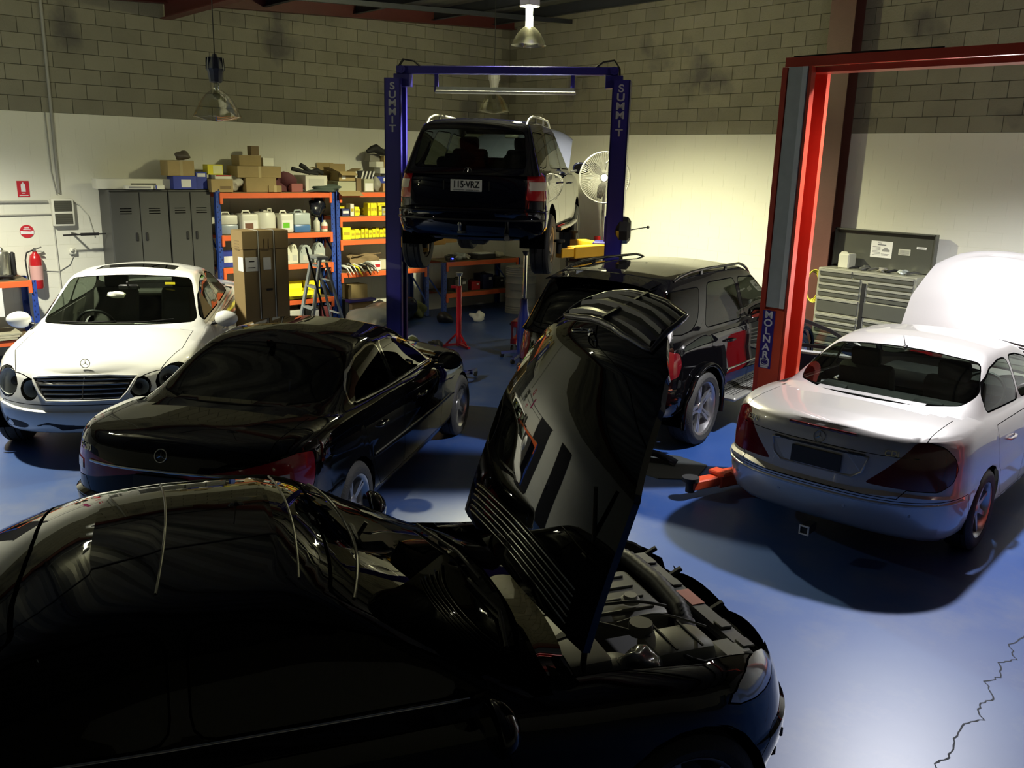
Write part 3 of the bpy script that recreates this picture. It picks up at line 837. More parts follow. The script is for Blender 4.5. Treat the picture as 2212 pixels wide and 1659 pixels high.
def lamp_bowls(T):
    for sg in (1, -1):
        for (y, z, r, d) in ((.70, .675, .118, (.80, .5, .15)), (.455, .645, .075, (.93, .3, .1))):
            D = Vector((d[0], sg*d[1], d[2])).normalized(); p = frontp(sg*y, z)-D*.02
            b = MB(); b.lathe([(.001, -.12), (r*.5, -.11), (r*.85, -.06), (r, -.005)], 20, p-D*.0, D); bo = b.build('lamp_bowl', mat('lamp_reflector', (.80, .80, .76), .35, 0), T, smooth=60, recalc=False)
            b = MB(); b.lathe([(.001, .01), (r*.25, .005), (r*.36, -.01), (r*.38, -.06)], 16, p-D*.055, D); b.build('projector_lens', blackpl, T, smooth=60)
def grille211(parent, slat=chrome, frame=chrome, off=(0, 0, 0), bend=.05, n=5):
    g = MB(); X = 4.715
    def P(y, z): return frontp(y, z, .004)
    out = [(-.43, .742), (-.30, .552), (.30, .552), (.43, .742)]
    pts = []
    corners = [Vector((-.43, .742)), Vector((-.36, .62)), Vector((-.30, .558)), Vector((.30, .558)), Vector((.36, .62)), Vector((.43, .742)), Vector((.2, .757)), Vector((-.2, .757))]
    ring = []
    for a, b in zip(corners, corners[1:]+corners[:1]):
        for k in range(4): p = a.lerp(b, k/4); ring.append(P(p.x, p.y)+Vector((.012, 0, 0)))
    back = MB(); 
    c = frontp(0, .65, .006); vc = back.bm.verts.new(c); vs = [back.bm.verts.new(p-Vector((.006, 0, 0))) for p in ring]
    mid = [back.bm.verts.new(frontp(v.co.y*.5, .65+(v.co.z-.65)*.5, .006)) for v in vs]
    for k in range(len(vs)): back.bm.faces.new((vs[k], vs[(k+1) % len(vs)], mid[(k+1) % len(vs)], mid[k])); back.bm.faces.new((mid[k], mid[(k+1) % len(vs)], vc))
    gr = back.build('grille', blackm, parent, recalc=False)
    g.tube(ring, .012, 8, closed=True); g.build('grille_frame', frame, gr, smooth=60)
    for k in range(n):
        z = .725-k*.036; hw = .40-(.742-z)*.62; s = MB()
        s.tube([P(-hw+2*hw*t/10, z)+Vector((.004, 0, 0)) for t in range(11)], .0075, 6); s.build('grille_slat', slat, gr, smooth=60)
    s = MB(); s.tube([P(0, z) + Vector((.008, 0, 0)) for z in (.56, .65, .75)], .005, 6); s.build('grille_bar', slat, gr, smooth=60)
    return gr
def standing_star(parent, m=None):
    p = topp(4.60, 0)
    return star_badge(parent, (p.x, 0, p.z+.042), (0, 1, 0), (-.2, 0, 1), .038, m or chrome, 'bonnet_star')
def number_plate(parent, o, right, up, txt=None, w=.372, h=.134, m=plate_w, small=None):
    R_ = Vector(right).normalized(); U = Vector(up).normalized(); n = R_.cross(U)
    b = MB(); Rm = Matrix((R_, U, n)).transposed(); b.box(Vector(o), (w, h, .012), .003, Rm)
    pl = b.build('number_plate', m, parent)
    if txt: text_obj('plate_lettering', txt, h*.80, ink, pl, Vector(o)+n*.0065+U*.008, R_, U, .001, .003, .82)
    if small: text_obj('plate_lettering', small, h*.13, ink, pl, Vector(o)+n*.0065-U*.052, R_, U, .001, .0, 1.15)
    return pl
def glass_trim(T, polys, W, m, z=0):
    pass
# ------------------------------------------------ silver saloon
S = saloon(silver_paint, extra=tail211(redlens2)+bumpers(silver_paint)+boot(silver_paint), presplit=[.36, .8], trim=seam_m, hold=('bonnet', 'open_skin', 'open_glass'), open_left=True, wstyle=(7, 0, .028))
S['panels'] = S['extra']+[p for p in S['panels'] if p not in S['extra']]
silver, sres = make_car('car', 'silver saloon car with its bonnet standing open, parked by the red lift', 'car', S, (-3.10, 5.66), math.radians(96.3))
open_door(silver, S, sres, (3.2, .90), 70, 1)
def badge_text(T, txt, y, z, size=.058):
    p = rearp(y, z, .002); q = rearp(y-.08, z, .002); u = rearp(y, z+.03, .002)
    return text_obj('badge', txt, size, chrome, T, p, q-p, u-p, .003, .001)
def rear_star(T, z, r=.042):
    p = rearp(0, z, .004); u = rearp(0, z+.03, .004); return star_badge(T, p, (0, -1, 0), u-p, r)
def arc_on_rear(T, nm, ys, z, r, m, off=.0, dz=None):
    b = MB(); b.tube([rearp(y, z+(dz(y) if dz else 0), off) for y in ys], r, 6); return b.build(nm, m, T, smooth=60)
def yr(a, n=12): return [-a+2*a*k/n for k in range(n+1)]
rear_star(silver, .925); badge_text(silver, 'E270', .57, .93); badge_text(silver, 'CDi', -.50, .90)
arc_on_rear(silver, 'brake_light', yr(.25), .985, .012, redlens2, .0)
arc_on_rear(silver, 'boot_seam', yr(.66), .88, .003, seam_m, .0, lambda y: -.0)
recess = mat('recess_silver', (.36, .35, .35), .45, .4)
b = MB(); bb = b.bm
outl = [(-.36, .845), (-.33, .735), (-.27, .69), (.27, .69), (.33, .735), (.36, .845), (.2, .865), (-.2, .865)]
b.tube([rearp(y, z, .002) for y, z in outl], .010, 6, closed=True); b.build('plate_recess_rim', silver_paint, silver, smooth=60)
b = MB(); vs = [b.bm.verts.new(rearp(y, z, .003)) for y, z in outl]; b.bm.faces.new(vs); b.build('plate_recess', recess, silver)
arc_on_rear(silver, 'boot_grip', yr(.34), .858, .010, blackm, .003)
number_plate(silver, rearp(0, .768, .012), (0, -1, 0), (.06, 0, 1), None, .375, .125, mat('blacked_plate', (.018, .018, .016), .6))
b = MB(); b.box((.06, 0, .215), (.14, .068, .068), .004); b.build('tow_hitch', blackm, silver)
b = MB()
for (dy, dz, sy, sz) in ((0, .031, .074, .009), (0, -.031, .074, .009), (.033, 0, .009, .062), (-.033, 0, .009, .062)): b.box((-.012, dy, .215+dz), (.012, sy, sz))
b.build('tow_hitch_rim', whiteink, silver)
for y in (-.66, -.25, .25, .66):
    p = rearp(y, .475); b = MB(); b.lathe([(.001, .005), (.011, .004), (.012, 0)], 12, p, (-1, 0, 0)); b.build('parking_sensor', mat('sensor_silver', (.35, .34, .34), .4, .4), silver, smooth=60)
b = MB(); b.tube(wrap(.552, .66, .003), .011, 8); b.build('bumper_moulding', silver_paint, silver, smooth=60)
pa = topp(1.66, 0, 0, True); b = MB(); b.cyl(pa, pa+Vector((-.08, 0, .11)), .004, .002).blob(pa+Vector((0, 0, .004)), (.04, .018, .015), noise=0); b.build('roof_aerial', blackpl, silver, smooth=60)
# raised bonnet
def raise_bonnet(T, bm, paint, hinge, ang, lining=blackm, slats=True, grille=True, star=True, drop=0, stretch=1.0):
    bm.normal_update()
    H = bpy.data.objects.new('raised_bonnet', None); COL.objects.link(H); H.parent = T
    bmesh.ops.remove_doubles(bm, verts=bm.verts, dist=1e-5)
    outer = bm.copy()
    ns = [v.normal.copy() for v in bm.verts]
    inner = bm.copy()
    for v, nn in zip(inner.verts, ns): v.co -= nn*.035
    bmesh.ops.reverse_faces(inner, faces=inner.faces)
    for f in inner.faces: f.material_index = 0
    # edge skirt
    bm.verts.ensure_lookup_table(); sk = bmesh.new()
    for e in bm.edges:
        if e.is_boundary:
            a, b_ = e.verts; sk.faces.new([sk.verts.new(p) for p in (a.co, b_.co, b_.co-b_.normal*.035, a.co-a.normal*.035)])
    hx, hz = hinge
    Mx = Matrix.Translation((hx, 0, hz)) @ Matrix.Rotation(-math.radians(ang), 4, 'Y') @ Matrix.Scale(stretch, 4, (1, 0, 0)) @ Matrix.Translation((-hx, 0, -hz))
    if drop: Mx = Matrix.Translation((0, 0, drop)) @ Mx
    H.matrix_local = Mx
    me = bpy.data.meshes.new('bonnet_skin'); outer.to_mesh(me); o = mkobj('bonnet_skin', me, paint, H, smooth=50)
    me = bpy.data.meshes.new('bonnet_lining'); inner.to_mesh(me); mkobj('bonnet_lining', me, lining, H, smooth=50)
    bmesh.ops.remove_doubles(sk, verts=sk.verts, dist=1e-5); me = bpy.data.meshes.new('bonnet_edge'); sk.to_mesh(me); mkobj('bonnet_edge', me, paint, H, smooth=50)
    for q in (bm, outer, inner, sk): q.free()
    return H
bz = .93
sH = raise_bonnet(silver, sres['bonnet'], silver_paint, (3.55, .95), 66, drop=.06, stretch=1.06)
def bonnet_vents(H, m, x0=3.58, n=6, ztab=None):
    for k in range(n):
        b = MB(); x = x0+k*.026
        pts = [(x+.05*(1-(abs(y)/.62)**2), y, ztab(x, y)) for y in [-.60+1.20*i/20 for i in range(21)]]
        b.tube(pts, .0045, 6); b.build('vent_slat', m, H, smooth=60)
def bonz(S):
    def f(x, y): return interp(S['top'], x)+interp(S['crown'], x)*(1-min(1, abs(y)/.85)**2.2)+.004
    return f
bonnet_vents(sH, blackm, ztab=bonz(S))
# ------------------------------------------------ white saloon
Sw = saloon(white_paint, glass=glassmat('white_car_glass', (.62, .68, .60)), trim=seam_m, hold=(), interior=interior_l, extra=lights211+bumpers(white_paint), presplit=[.36], wstyle=(7, 0, .028))
Sw['panels'] = Sw['extra']+[('sunroof_glass', [(2.18, -.40), (2.50, -.40), (2.50, .40), (2.18, .40)], (0, 1), lambda f: f.normal.z > .7, glass_dark, 'g')]+[p for p in Sw['panels'] if p not in Sw['extra']]
white, wres = make_car('car', 'white saloon car facing the camera, sunroof open, beside the tall cardboard cartons', 'car', Sw, (-12.55, 4.66), math.radians(-30.8))
white.scale = (1.05, 1.05, 1.06); white.location = (-12.66, 4.73, 0)
lamp_bowls(white); grille211(white, steel, white_paint); standing_star(white)
def front_patch(T, nm, poly, m, off=.004):
    b = MB(); n = len(poly); cy = sum(p[0] for p in poly)/n; cz = sum(p[1] for p in poly)/n; c = b.bm.verts.new(frontp(cy, cz, off))
    for r0, r1 in ((1, .5),):
        o_ = [b.bm.verts.new(frontp(p[0], p[1], off)) for p in poly]; m_ = [b.bm.verts.new(frontp(cy+(p[0]-cy)*.5, cz+(p[1]-cz)*.5, off)) for p in poly]
    for k in range(n): b.bm.faces.new((o_[k], o_[(k+1) % n], m_[(k+1) % n], m_[k])); b.bm.faces.new((m_[k], m_[(k+1) % n], c))
    return b.build(nm, m, T, smooth=60)
front_patch(white, 'air_intake', [(-.40, .34), (-.34, .27), (.34, .27), (.40, .34), (.30, .375), (-.30, .375)], blackm)
for sg in (1, -1):
    front_patch(white, 'air_intake', ell(sg*.61, .33, .13, .038, 14), blackm)
    front_patch(white, 'fog_lamp', ell(sg*.68, .33, .045, .03, 12), clearlens, .008)
b = MB(); b.box((3.36, .28, .965), (.18, .30, .004), rot=None); b.build('paper_on_dashboard', paper, white)
b = MB(); b.blob((3.03-.06, -.10, 1.21), (.03, .09, .035), noise=.3, seed=4); b.build('hanging_toy', white_pl, white, smooth=60)
b = MB(); b.box((2.86, .42, 1.315), (.01, .10, .022), rot=None); b.build('windscreen_sticker', yellow_m, white)
for y0, y1 in ((-.55, -.02), (-.0, .52)):
    b = MB(); b.tube([topp(3.44-abs(y0)*.15, y0, .012, True), topp(3.42, (y0+y1)/2, .012, True), topp(3.40-abs(y1)*.15, y1, .012, True)], .007, 6); b.build('wiper', blackm, white, smooth=60)
# ------------------------------------------------ near black saloon, bonnet raised over its engine bay
def shift_tab(t, f): return [(f(x), y) for x, y in t]
Sn = saloon(black_paint, glass=glass_dark, trim=seam_m, hold=('bonnet',), extra=bumpers(black_paint)+[('head_lamp', ell(sg*.70, .755, .14, .055), (1, 2), (lambda f, sg=sg: f.calc_center_median().x > 4.15 and f.calc_center_median().y*sg > 0), clearlens, 'b') for sg in (1, -1)],
            wstyle=(5, 1, .022), rimmat=darkalloy, rim=.245, R=.335, arch=.385, wgap=.008)
Sn['panels'] = Sn['extra']+[p for p in Sn['panels'] if p not in Sn['extra']]
near, nres = make_car('car', 'nearest black saloon car with its bonnet raised and engine bay open', 'car', Sn, (-3.96, -.91), math.radians(69.4))
def beltline(T, pts, r=.010, m=chrome, nm='window_trim'):
    for sg in (1, -1):
        b = MB(); P = []
        for x, z in pts:
            p, n = hit((x, sg*2, z), (0, -sg, 0), BVHG); P.append(p+Vector((0, sg*.004, 0)))
        b.tube(P, r, 8); b.build(nm, m, T, smooth=60)
beltline(near, [(1.42, 1.018), (1.7, 1.01), (2.1, .998), (2.6, .985), (3.1, .972)], .007)
nH = raise_bonnet(near, nres['bonnet'], black_paint, (3.55, .95), 78, drop=.09, stretch=1.08)
for xs_ in (2.10, 2.56):
    b = MB(); b.tube([topp(xs_+.03*(1-(k/8)**2), k/8*.53, .001, True) for k in range(-8, 9)], .0045, 6); b.build('roof_seam', mat('seam_grey', (.10, .10, .09), .4, .5), near, smooth=60)
bonnet_vents(nH, mat('dark_chrome', (.25, .25, .24), .2, .9), ztab=bonz(Sn))
# grille carried by the bonnet, standing star
def bonnet_nose(H):
    g = MB(); bk = MB()
    P = lambda y, z: Vector((frontp(y, z, .012)))
    ring = []; cs = [Vector(c) for c in ((-.42, .775), (-.37, .66), (-.33, .60), (.33, .60), (.37, .66), (.42, .775), (.22, .80), (-.22, .80))]
    for a, b in zip(cs, cs[1:]+cs[:1]):
        for k in range(4): p = a.lerp(b, k/4); ring.append(P(p.x, p.y))
    c = bk.bm.verts.new(P(0, .70)); vs = [bk.bm.verts.new(p-Vector((.004, 0, 0))) for p in ring]; md = [bk.bm.verts.new(P(v.co.y*.5, .7+(v.co.z-.7)*.5)) for v in vs]
    for k in range(len(vs)): bk.bm.faces.new((vs[k], vs[(k+1) % len(vs)], md[(k+1) % len(vs)], md[k])); bk.bm.faces.new((md[k], md[(k+1) % len(vs)], c))
    gr = bk.build('grille', darkgrey, H, smooth=40)
    g.tube(ring, .012, 8, closed=True); g.build('grille_frame', mat('grey_frame', (.10, .10, .13), .35, .3, coat=.5), gr, smooth=60)
    for k in range(4):
        z = .765-k*.043; hw = .395-(.775-z)*.35; s = MB(); n = 12
        top = [P(-hw+2*hw*t/n, z)+Vector((.010, 0, .006)) for t in range(n+1)]; bot = [P(-hw+2*hw*t/n, z-.026)+Vector((-.006, 0, 0)) for t in range(n+1)]
        va = [s.bm.verts.new(p) for p in top]; vb = [s.bm.verts.new(p) for p in bot]; vc = [s.bm.verts.new(p-Vector((.02, 0, 0))) for p in top]
        for i in range(n): s.bm.faces.new((va[i], va[i+1], vb[i+1], vb[i])); s.bm.faces.new((va[i], vc[i], vc[i+1], va[i+1]))
        s.build('grille_slat', mat('grey_slat', (.10, .10, .145), .5, .1, coat=.25, coatrough=.2), gr, smooth=40)
    s = MB(); s.bar(P(0, .605)+Vector((.008, 0, 0)), P(0, .795)+Vector((.008, 0, 0)), .02, .02); s.build('grille_bar', mat('grey_slat'), gr)
bonnet_nose(nH)
p = topp(4.57, 0); star_badge(nH, (p.x, 0, p.z+.048), (0, 1, 0), (-.2, 0, 1), .042, chrome, 'bonnet_star')
b = MB(); b.lathe([(.001, .012), (.014, .010), (.016, 0)], 14, (p.x, 0, p.z), (0, 0, 1)); b.build('star_base', chrome, nH, smooth=60)
b = MB(); b.tube([topp(2.74+.09*(1-(k/8)**2), k/8*.585, .001, True) for k in range(-8, 9)], .007, 6); b.build('windscreen_header', mat('seam_grey2', (.05, .05, .048), .4, .4), near, smooth=60)
# engine bay: parts standing in the open front
def part(nm, mb, m, smooth=40, T=near): return mb.build(nm, m, T, smooth=smooth)
bay = mat('bay_grey', (.10, .10, .095), .5, var=.3); bay2 = mat('engine_cover_grey', (.16, .16, .14), .45, .2, var=.2)
part('inner_floor', MB().box((3.98, 0, .42), (1.2, 1.36, .04)), blackm)
part('firewall', MB().box((3.40, 0, .68), (.04, 1.44, .5)), blackm)
for sg in (1, -1):
    part('inner_wing', MB().box((3.88, sg*.66, .72), (.92, .12, .20), .03).box((3.85, sg*.60, .64), (.42, .16, .30), .05), mat('inner_wing_black', (.02, .02, .02), .5))
    b = MB(); b.lathe([(.001, .07), (.05, .065), (.085, .045), (.11, 0)], 24, (3.80, sg*.56, .79)); part('strut_mount', b, bay)
b = MB(); b.box((3.96, .02, .76), (.62, .46, .10), .03, seg=2)
for k in range(4): b.box((3.96, -.15+k*.105, .815), (.5, .012, .014), .003)
part('engine_cover', b, bay2)
part('engine_label', MB().box((3.88, .22, .818), (.09, .22, .006)), mat('label_cream', (.40, .40, .30), .6))
b = MB(); b.box((3.63, -.42, .84), (.27, .42, .13), .035, seg=2); part('battery_cover', b, mat('grey_cover', (.20, .20, .185), .5))
b = MB(); b.prism([(-.10, -.03), (.02, .0), (.11, -.025), (0, .035)], (3.63, -.42, .906), (1, 0, 0), (0, 1, 0), .004); part('cover_emblem', b, blackm)
b = MB(); b.box((4.12, -.50, .80), (.30, .22, .14), .05, seg=2)
part('coolant_tank', b, mat('tank_cream', (.38, .38, .32), .4))
for k in range(2): part('tank_rib', MB().box((4.06+k*.12, -.50, .873), (.008, .21, .008)), blackm)
b = MB(); b.lathe([(.001, .05), (.05, .05), (.055, .03), (.055, 0)], 18, (4.0, -.40, .85)); part('tank_cap', b, mat('cap_grey', (.12, .12, .12), .5))
b = MB(); b.lathe([(.001, .035), (.03, .035), (.034, .02), (.045, .015), (.045, 0)], 18, (4.10, -.12, .84)); part('oil_cap', b, mat('cap_light', (.42, .42, .38), .45))
b = MB(); b.blob((3.88, -.60, .82), (.11, .08, .07), noise=.35, seed=5); part('plastic_bag', b, mat('cling_film', (.16, .17, .17), .15, .3, coat=1), 60)
# corrugated intake hose
pts = [(4.30, .50, .80), (4.33, .30, .82), (4.34, .05, .82), (4.33, -.18, .80), (4.30, -.30, .76)]
hp = []; rr = []
for a, c in zip(pts, pts[1:]):
    for k in range(10): t = k/10; hp.append([lerp(a[i], c[i], t) for i in range(3)]); rr.append(.045 if k % 2 else .038)
b = MB(); b.tube(hp, rr, 12); part('intake_hose', b, mat('hose_black', (.03, .03, .032), .5), 60)
b = MB(); b.tube([(4.30, -.28, .78), (4.27, -.36, .75), (4.25, -.42, .70)], .048, 12); part('hose_elbow', b, mat('elbow_grey', (.16, .15, .17), .4), 60)
for q, r in ((([3.50, -.10, .86], [3.75, -.25, .88], [4.0, -.45, .86], [4.12, -.62, .83], [4.25, -.66, .80]), .010), (([3.6, .1, .85], [3.9, -.12, .86], [4.1, -.18, .87], [4.25, -.22, .84]), .008), (([3.95, -.28, .84], [4.15, -.30, .86], [4.35, -.42, .82]), .006), (([3.7, .45, .84], [4.0, .40, .87], [4.3, .42, .84]), .008)):
    b = MB(); P = [Vector(x) for x in q]; f = []
    for i in range(len(P)-1):
        for k in range(6):
            t = k/6; a0 = P[max(i-1, 0)]; a1 = P[i]; a2 = P[i+1]; a3 = P[min(i+2, len(P)-1)]
            f.append(.5*((2*a1)+(a2-a0)*t+(2*a0-5*a1+4*a2-a3)*t*t+(-a0+3*a1-3*a2+a3)*t**3))
    b.tube(f, r, 8); part('cable', b, mat('cable_grey', (.09, .09, .085), .5), 60)
b = MB(); b.box((4.47, 0, .74), (.10, .98, .05), .015)
for y in (-.5, -.33, .1, .36): b.box((4.47, y, .772), (.06, .07, .012), .004)
part('radiator_crossmember', b, mat('panel_grey', (.12, .12, .11), .45, .3, var=.3))
part('warning_sticker', MB().box((4.47, -.05, .768), (.07, .15, .004)), mat('sticker_red', (.48, .16, .12), .6))
for y in (-.16, .22, .48):
    b = MB(); b.bar((4.50, y, .74), (4.57, y-.02, .79), .03, .02, bev=.004); part('grille_clip', b, blackm)
b = MB(); b.box((4.36, -.54, .765), (.12, .18, .05), .02).box((4.44, -.52, .75), (.07, .10, .04), .012); part('lamp_bracket', b, mat('bracket_cream', (.30, .30, .26), .5))
b = MB(); b.lathe([(.001, .02), (.05, .02), (.055, 0)], 18, (4.36, .60, .83)); part('washer_cap', b, mat('cap_yellow', (.55, .45, .03), .5))
b = MB(); b.tube([(3.62, -.62, .83), (3.66, -.60, 1.25), (3.66, -.58, 1.62)], [.013, .012, .008], 10); part('gas_strut', b, blackm, 60)
for y0, y1 in ((-.60, -.05), (-.02, .55)):
    p0, p1, p2 = (topp(3.40-abs(y0)*.15, y0, .02, True), topp(3.38, (y0+y1)/2, .02, True), topp(3.34-abs(y1)*.15, y1, .02, True))
    b = MB(); b.tube([p0, p1, p2], .008, 6); part('wiper', b, blackm)
def pale_band(T, z0, z1, angs, nm='indicator_lens'):
    for sg in (1, -1):     # pale band of each rear lamp
        b = MB(); vs = []
        for z in (z0, (z0+z1)/2, z1):
            vs.append([b.bm.verts.new(hit((.9-3*math.cos(t), sg*3*math.sin(t), z), (math.cos(t), -sg*math.sin(t), 0))[0]+Vector((-.006*math.cos(t), sg*.006*math.sin(t), 0))) for t in [math.radians(a) for a in angs]])
        for q in (0, 1):
            for k in range(len(angs)-1): b.bm.faces.new((vs[q][k], vs[q][k+1], vs[q+1][k+1], vs[q+1][k]))
        b.build(nm, mat('pale_lens', (.62, .55, .48), .15, coat=1), T, smooth=60)
# ------------------------------------------------ black saloon, seen from behind
Se = saloon(black_paint, glass=glass_tint, trim=chrome, wgap=.014, hold=(), wstyle=(5, 1, .020), rimmat=alloy, rim=.22,
    extra=corner_lamps('tail_lamp', [(-.10, .83), (-.45, .74), (-.80, .69), (-.93, .70), (-.955, .80), (-.95, .93), (-.80, .945), (-.55, .90)], redlens)+bumpers(black_paint, .60)+boot(black_paint, .64, 1.1, .67))
Se['panels'] = Se['extra']+[p for p in Se['panels'] if p not in Se['extra']]
e200, eres = make_car('car', 'black saloon car seen from behind, between the white car and the raised bonnet', 'car', Se, (-5.36, 1.76), math.radians(126.6))
rear_star(e200, .945, .042); badge_text(e200, 'E 200', .62, .915, .06)
arc_on_rear(e200, 'boot_trim', yr(.56, 16), .845, .011, chrome, .004)
pale_band(e200, .755, .825, (43, 46, 49, 52), 'reverse_lamp')
number_plate(e200, rearp(0, .76, .01), (0, -1, 0), (.05, 0, 1), None, .372, .11, mat('dull_plate', (.03, .032, .028), .5))
pa = topp(1.62, 0, .0, True); b = MB(); b.prism([(-.07, 0), (.06, 0), (-.05, .055), (-.075, .05)], pa+Vector((0, .012, 0)), (1, 0, 0), (0, 0, 1), .024); b.build('roof_fin', black_paint, e200)
for sg in (1, -1):
    b = MB(); b.tube([sidep(x, z, sg, .004) for x, z in ((1.45, .60), (2.2, .58), (3.1, .56), (3.5, .56))], .007, 6); b.build('door_moulding', blackpl, e200, smooth=60)
beltline(e200, [(1.36, 1.018), (1.6, 1.003), (2.0, .99), (2.6, .98), (3.2, .972)], .012)
# ------------------------------------------------ off-road bodies
def suv(paint, **kw):
    S = dict(paint=paint, L=4.78, W=1.91, N=84,
        plan=planfn(.10, 2.3, 3.2, .14, 2.1, 2.6, .02, .03),
        sill=[(0, .50), (.4, .36), (4.4, .34), (4.78, .44)],
        top=[(0, 1.08), (.12, 1.13), (1.0, 1.17), (2.2, 1.16), (3.3, 1.13), (3.7, 1.10), (4.2, 1.03), (4.6, .95), (4.78, .88)],
        crown=[(0, .01), (.5, .02), (3.3, .05), (4.0, .08), (4.6, .06), (4.78, .02)],
        lv=[(-.03, .4, 4.45, .72), (0, .16, 4.62, .86), (.08, .07, 4.70, .92), (.2, .03, 4.76, .95), (.34, 0, 4.78, .955), (.40, .01, 4.77, .955), (.43, .05, 4.75, .95), (.65, .06, 4.73, .945), (.85, .09, 4.70, .93), (.95, .115, 4.66, .915), (1, .14, 4.62, .89)],
        wx=(1.03, 3.945), R=.385, rim=.275, tw=.28, arch=.45, wstyle=(5, 1, .026), rimmat=mat('machined_alloy', (.45, .45, .46), .28, .9),
        green=dict(plan=planfn(.06, 2.0, 4.0, .11, 2.0, 3.6, .03, .0), N=72, sub=3, rcrown=.04, baseadd=.0,
            roofe=[(.2, 1.67), (.8, 1.715), (1.6, 1.735), (2.4, 1.72), (3.0, 1.63), (3.5, 1.45)],
            lv=[(0, .12, 3.78, .885), (.07, .16, 3.68, .86), (.5, .30, 3.26, .785), (.82, .42, 2.95, .72), (.94, .50, 2.78, .685), (1, .62, 2.60, .63)]),
        seatx=2.15, ws_top=2.8, mirror=(3.05, 1.20), handles=((1.62, 1.02), (2.62, 1.0)), ih=.28, rsoff=.85)
    S.update(kw); gl = S.get('glass', glass_dark); P = []
    q = S.get('win', ([(.38, 1.225), (.62, 1.20), (.85, 1.215), (1.02, 1.30), (1.20, 1.60), (.52, 1.60)], [(1.16, 1.205), (2.10, 1.195), (2.10, 1.62), (1.40, 1.625)], [(2.20, 1.195), (3.20, 1.185), (2.95, 1.40), (2.70, 1.58), (2.20, 1.62)]))
    for s in (sideL, sideR):
        for poly, g_ in zip(q, S.get('sglass', (glass_dark, glass_tint, glass_tint))): P.append(('side_window', poly, (0, 2), s, g_, 'g'))
    rh = S.get('rearglass', archpoly(.70, 1.20, .62, 1.61, .02))
    P.append(('rear_window', rh, (1, 2), lambda f: f.normal.x < -.3 and f.calc_center_median().x < 1.0, S.get('rglass', glass_dark), 'g'))
    P.append(('windscreen', [(-.78, 1.18), (.78, 1.18), (.62, 1.64), (-.62, 1.64)], (1, 2), lambda f: f.normal.x > .15 and f.calc_center_median().x > 2.4, glass_mid, 'g'))
    for s in (sideL, sideR):
        P.append(('front_door', [(2.16, .46), (3.18, .46), (3.22, .75), (3.20, 1.10), (2.16, 1.12)], (0, 2), s, paint, 'b'))
        P.append(('rear_door', [(1.50, .62), (1.62, .46), (2.12, .46), (2.12, 1.12), (1.16, 1.13), (1.28, .85)], (0, 2), s, paint, 'b'))
    P += bumpers(S.get('bumperpaint', paint), S.get('bz', .70), .70, .62, 4.34)
    P.append(('tailgate', [(-.70, .74), (.70, .74), (.72, .85), (.72, 1.12), (-.72, 1.12), (-.72, .85)], (1, 2), lambda f: f.normal.x < -.3 and f.calc_center_median().x < .5, paint, 'b'))
    P.append(('bonnet', [(3.38, -.74), (3.6, -.78), (4.2, -.76), (4.55, -.66), (4.66, -.4), (4.70, 0), (4.66, .4), (4.55, .66), (4.2, .76), (3.6, .78), (3.38, .74)], (0, 1), lambda f: f.normal.z > .3 and f.calc_center_median().z > .8, paint, 'b'))
    S['panels'] = S.get('extra', [])+P
    return S
def roof_rails(T, S, m, y0, x0, x1, h=.05, r=.016):
    for sg in (1, -1):
        n = 16; pts = []
        for k in range(n+1):
            x = lerp(x0, x1, k/n); e = min(k, n-k)/3; pts.append(topp(x, sg*(y0-.02*abs(k/n-.5)), h*min(1, e)**.6 if e > 0 else -.005, True))
        b = MB(); b.tube(pts, r, 8)
        for k in (5, 10): b.bar(pts[k]-Vector((0, 0, h)), pts[k], .05, .02, up=(0, 1, 0))
        b.build('roof_rail', m, T, smooth=60)
gloss_blk = mat('gloss_black', (.006, .006, .006), .12, coat=1)
Sm = suv(black_paint, extra=corner_lamps('tail_lamp', [(-.56, .80), (-.80, .78), (-.97, .82), (-1.01, .93), (-.98, 1.04), (-.84, 1.075), (-.62, 1.08), (-.56, .98)], redlens2))
ml, mres = make_car('car', 'black off-road wagon with large five-spoke wheels, standing on the floor by the red lift', 'car', Sm, (-5.97, 6.07), math.radians(102.5))
roof_rails(ml, Sm, gloss_blk, .66, .75, 2.75)
b = MB(); n = 12
sp = []
for k in range(n+1): y = -.60+1.2*k/n; sp.append((topp(.60, y, .0, True)))
for k in range(n):
    a, c = sp[k], sp[k+1]; d = Vector((-.26, 0, -.035))
    q = [b.bm.verts.new(v) for v in (a+Vector((0, 0, .004)), c+Vector((0, 0, .004)), c+d, a+d)]; b.bm.faces.new(q)
    q = [b.bm.verts.new(v) for v in (a+Vector((.02, 0, -.05)), c+Vector((.02, 0, -.05)), c+d-Vector((0, 0, .012)), a+d-Vector((0, 0, .012)))]; b.bm.faces.new(q[::-1])
    q = [b.bm.verts.new(v) for v in (a+d, c+d, c+d-Vector((0, 0, .012)), a+d-Vector((0, 0, .012)))]; b.bm.faces.new(q)
b.build('roof_spoiler', black_paint, ml)
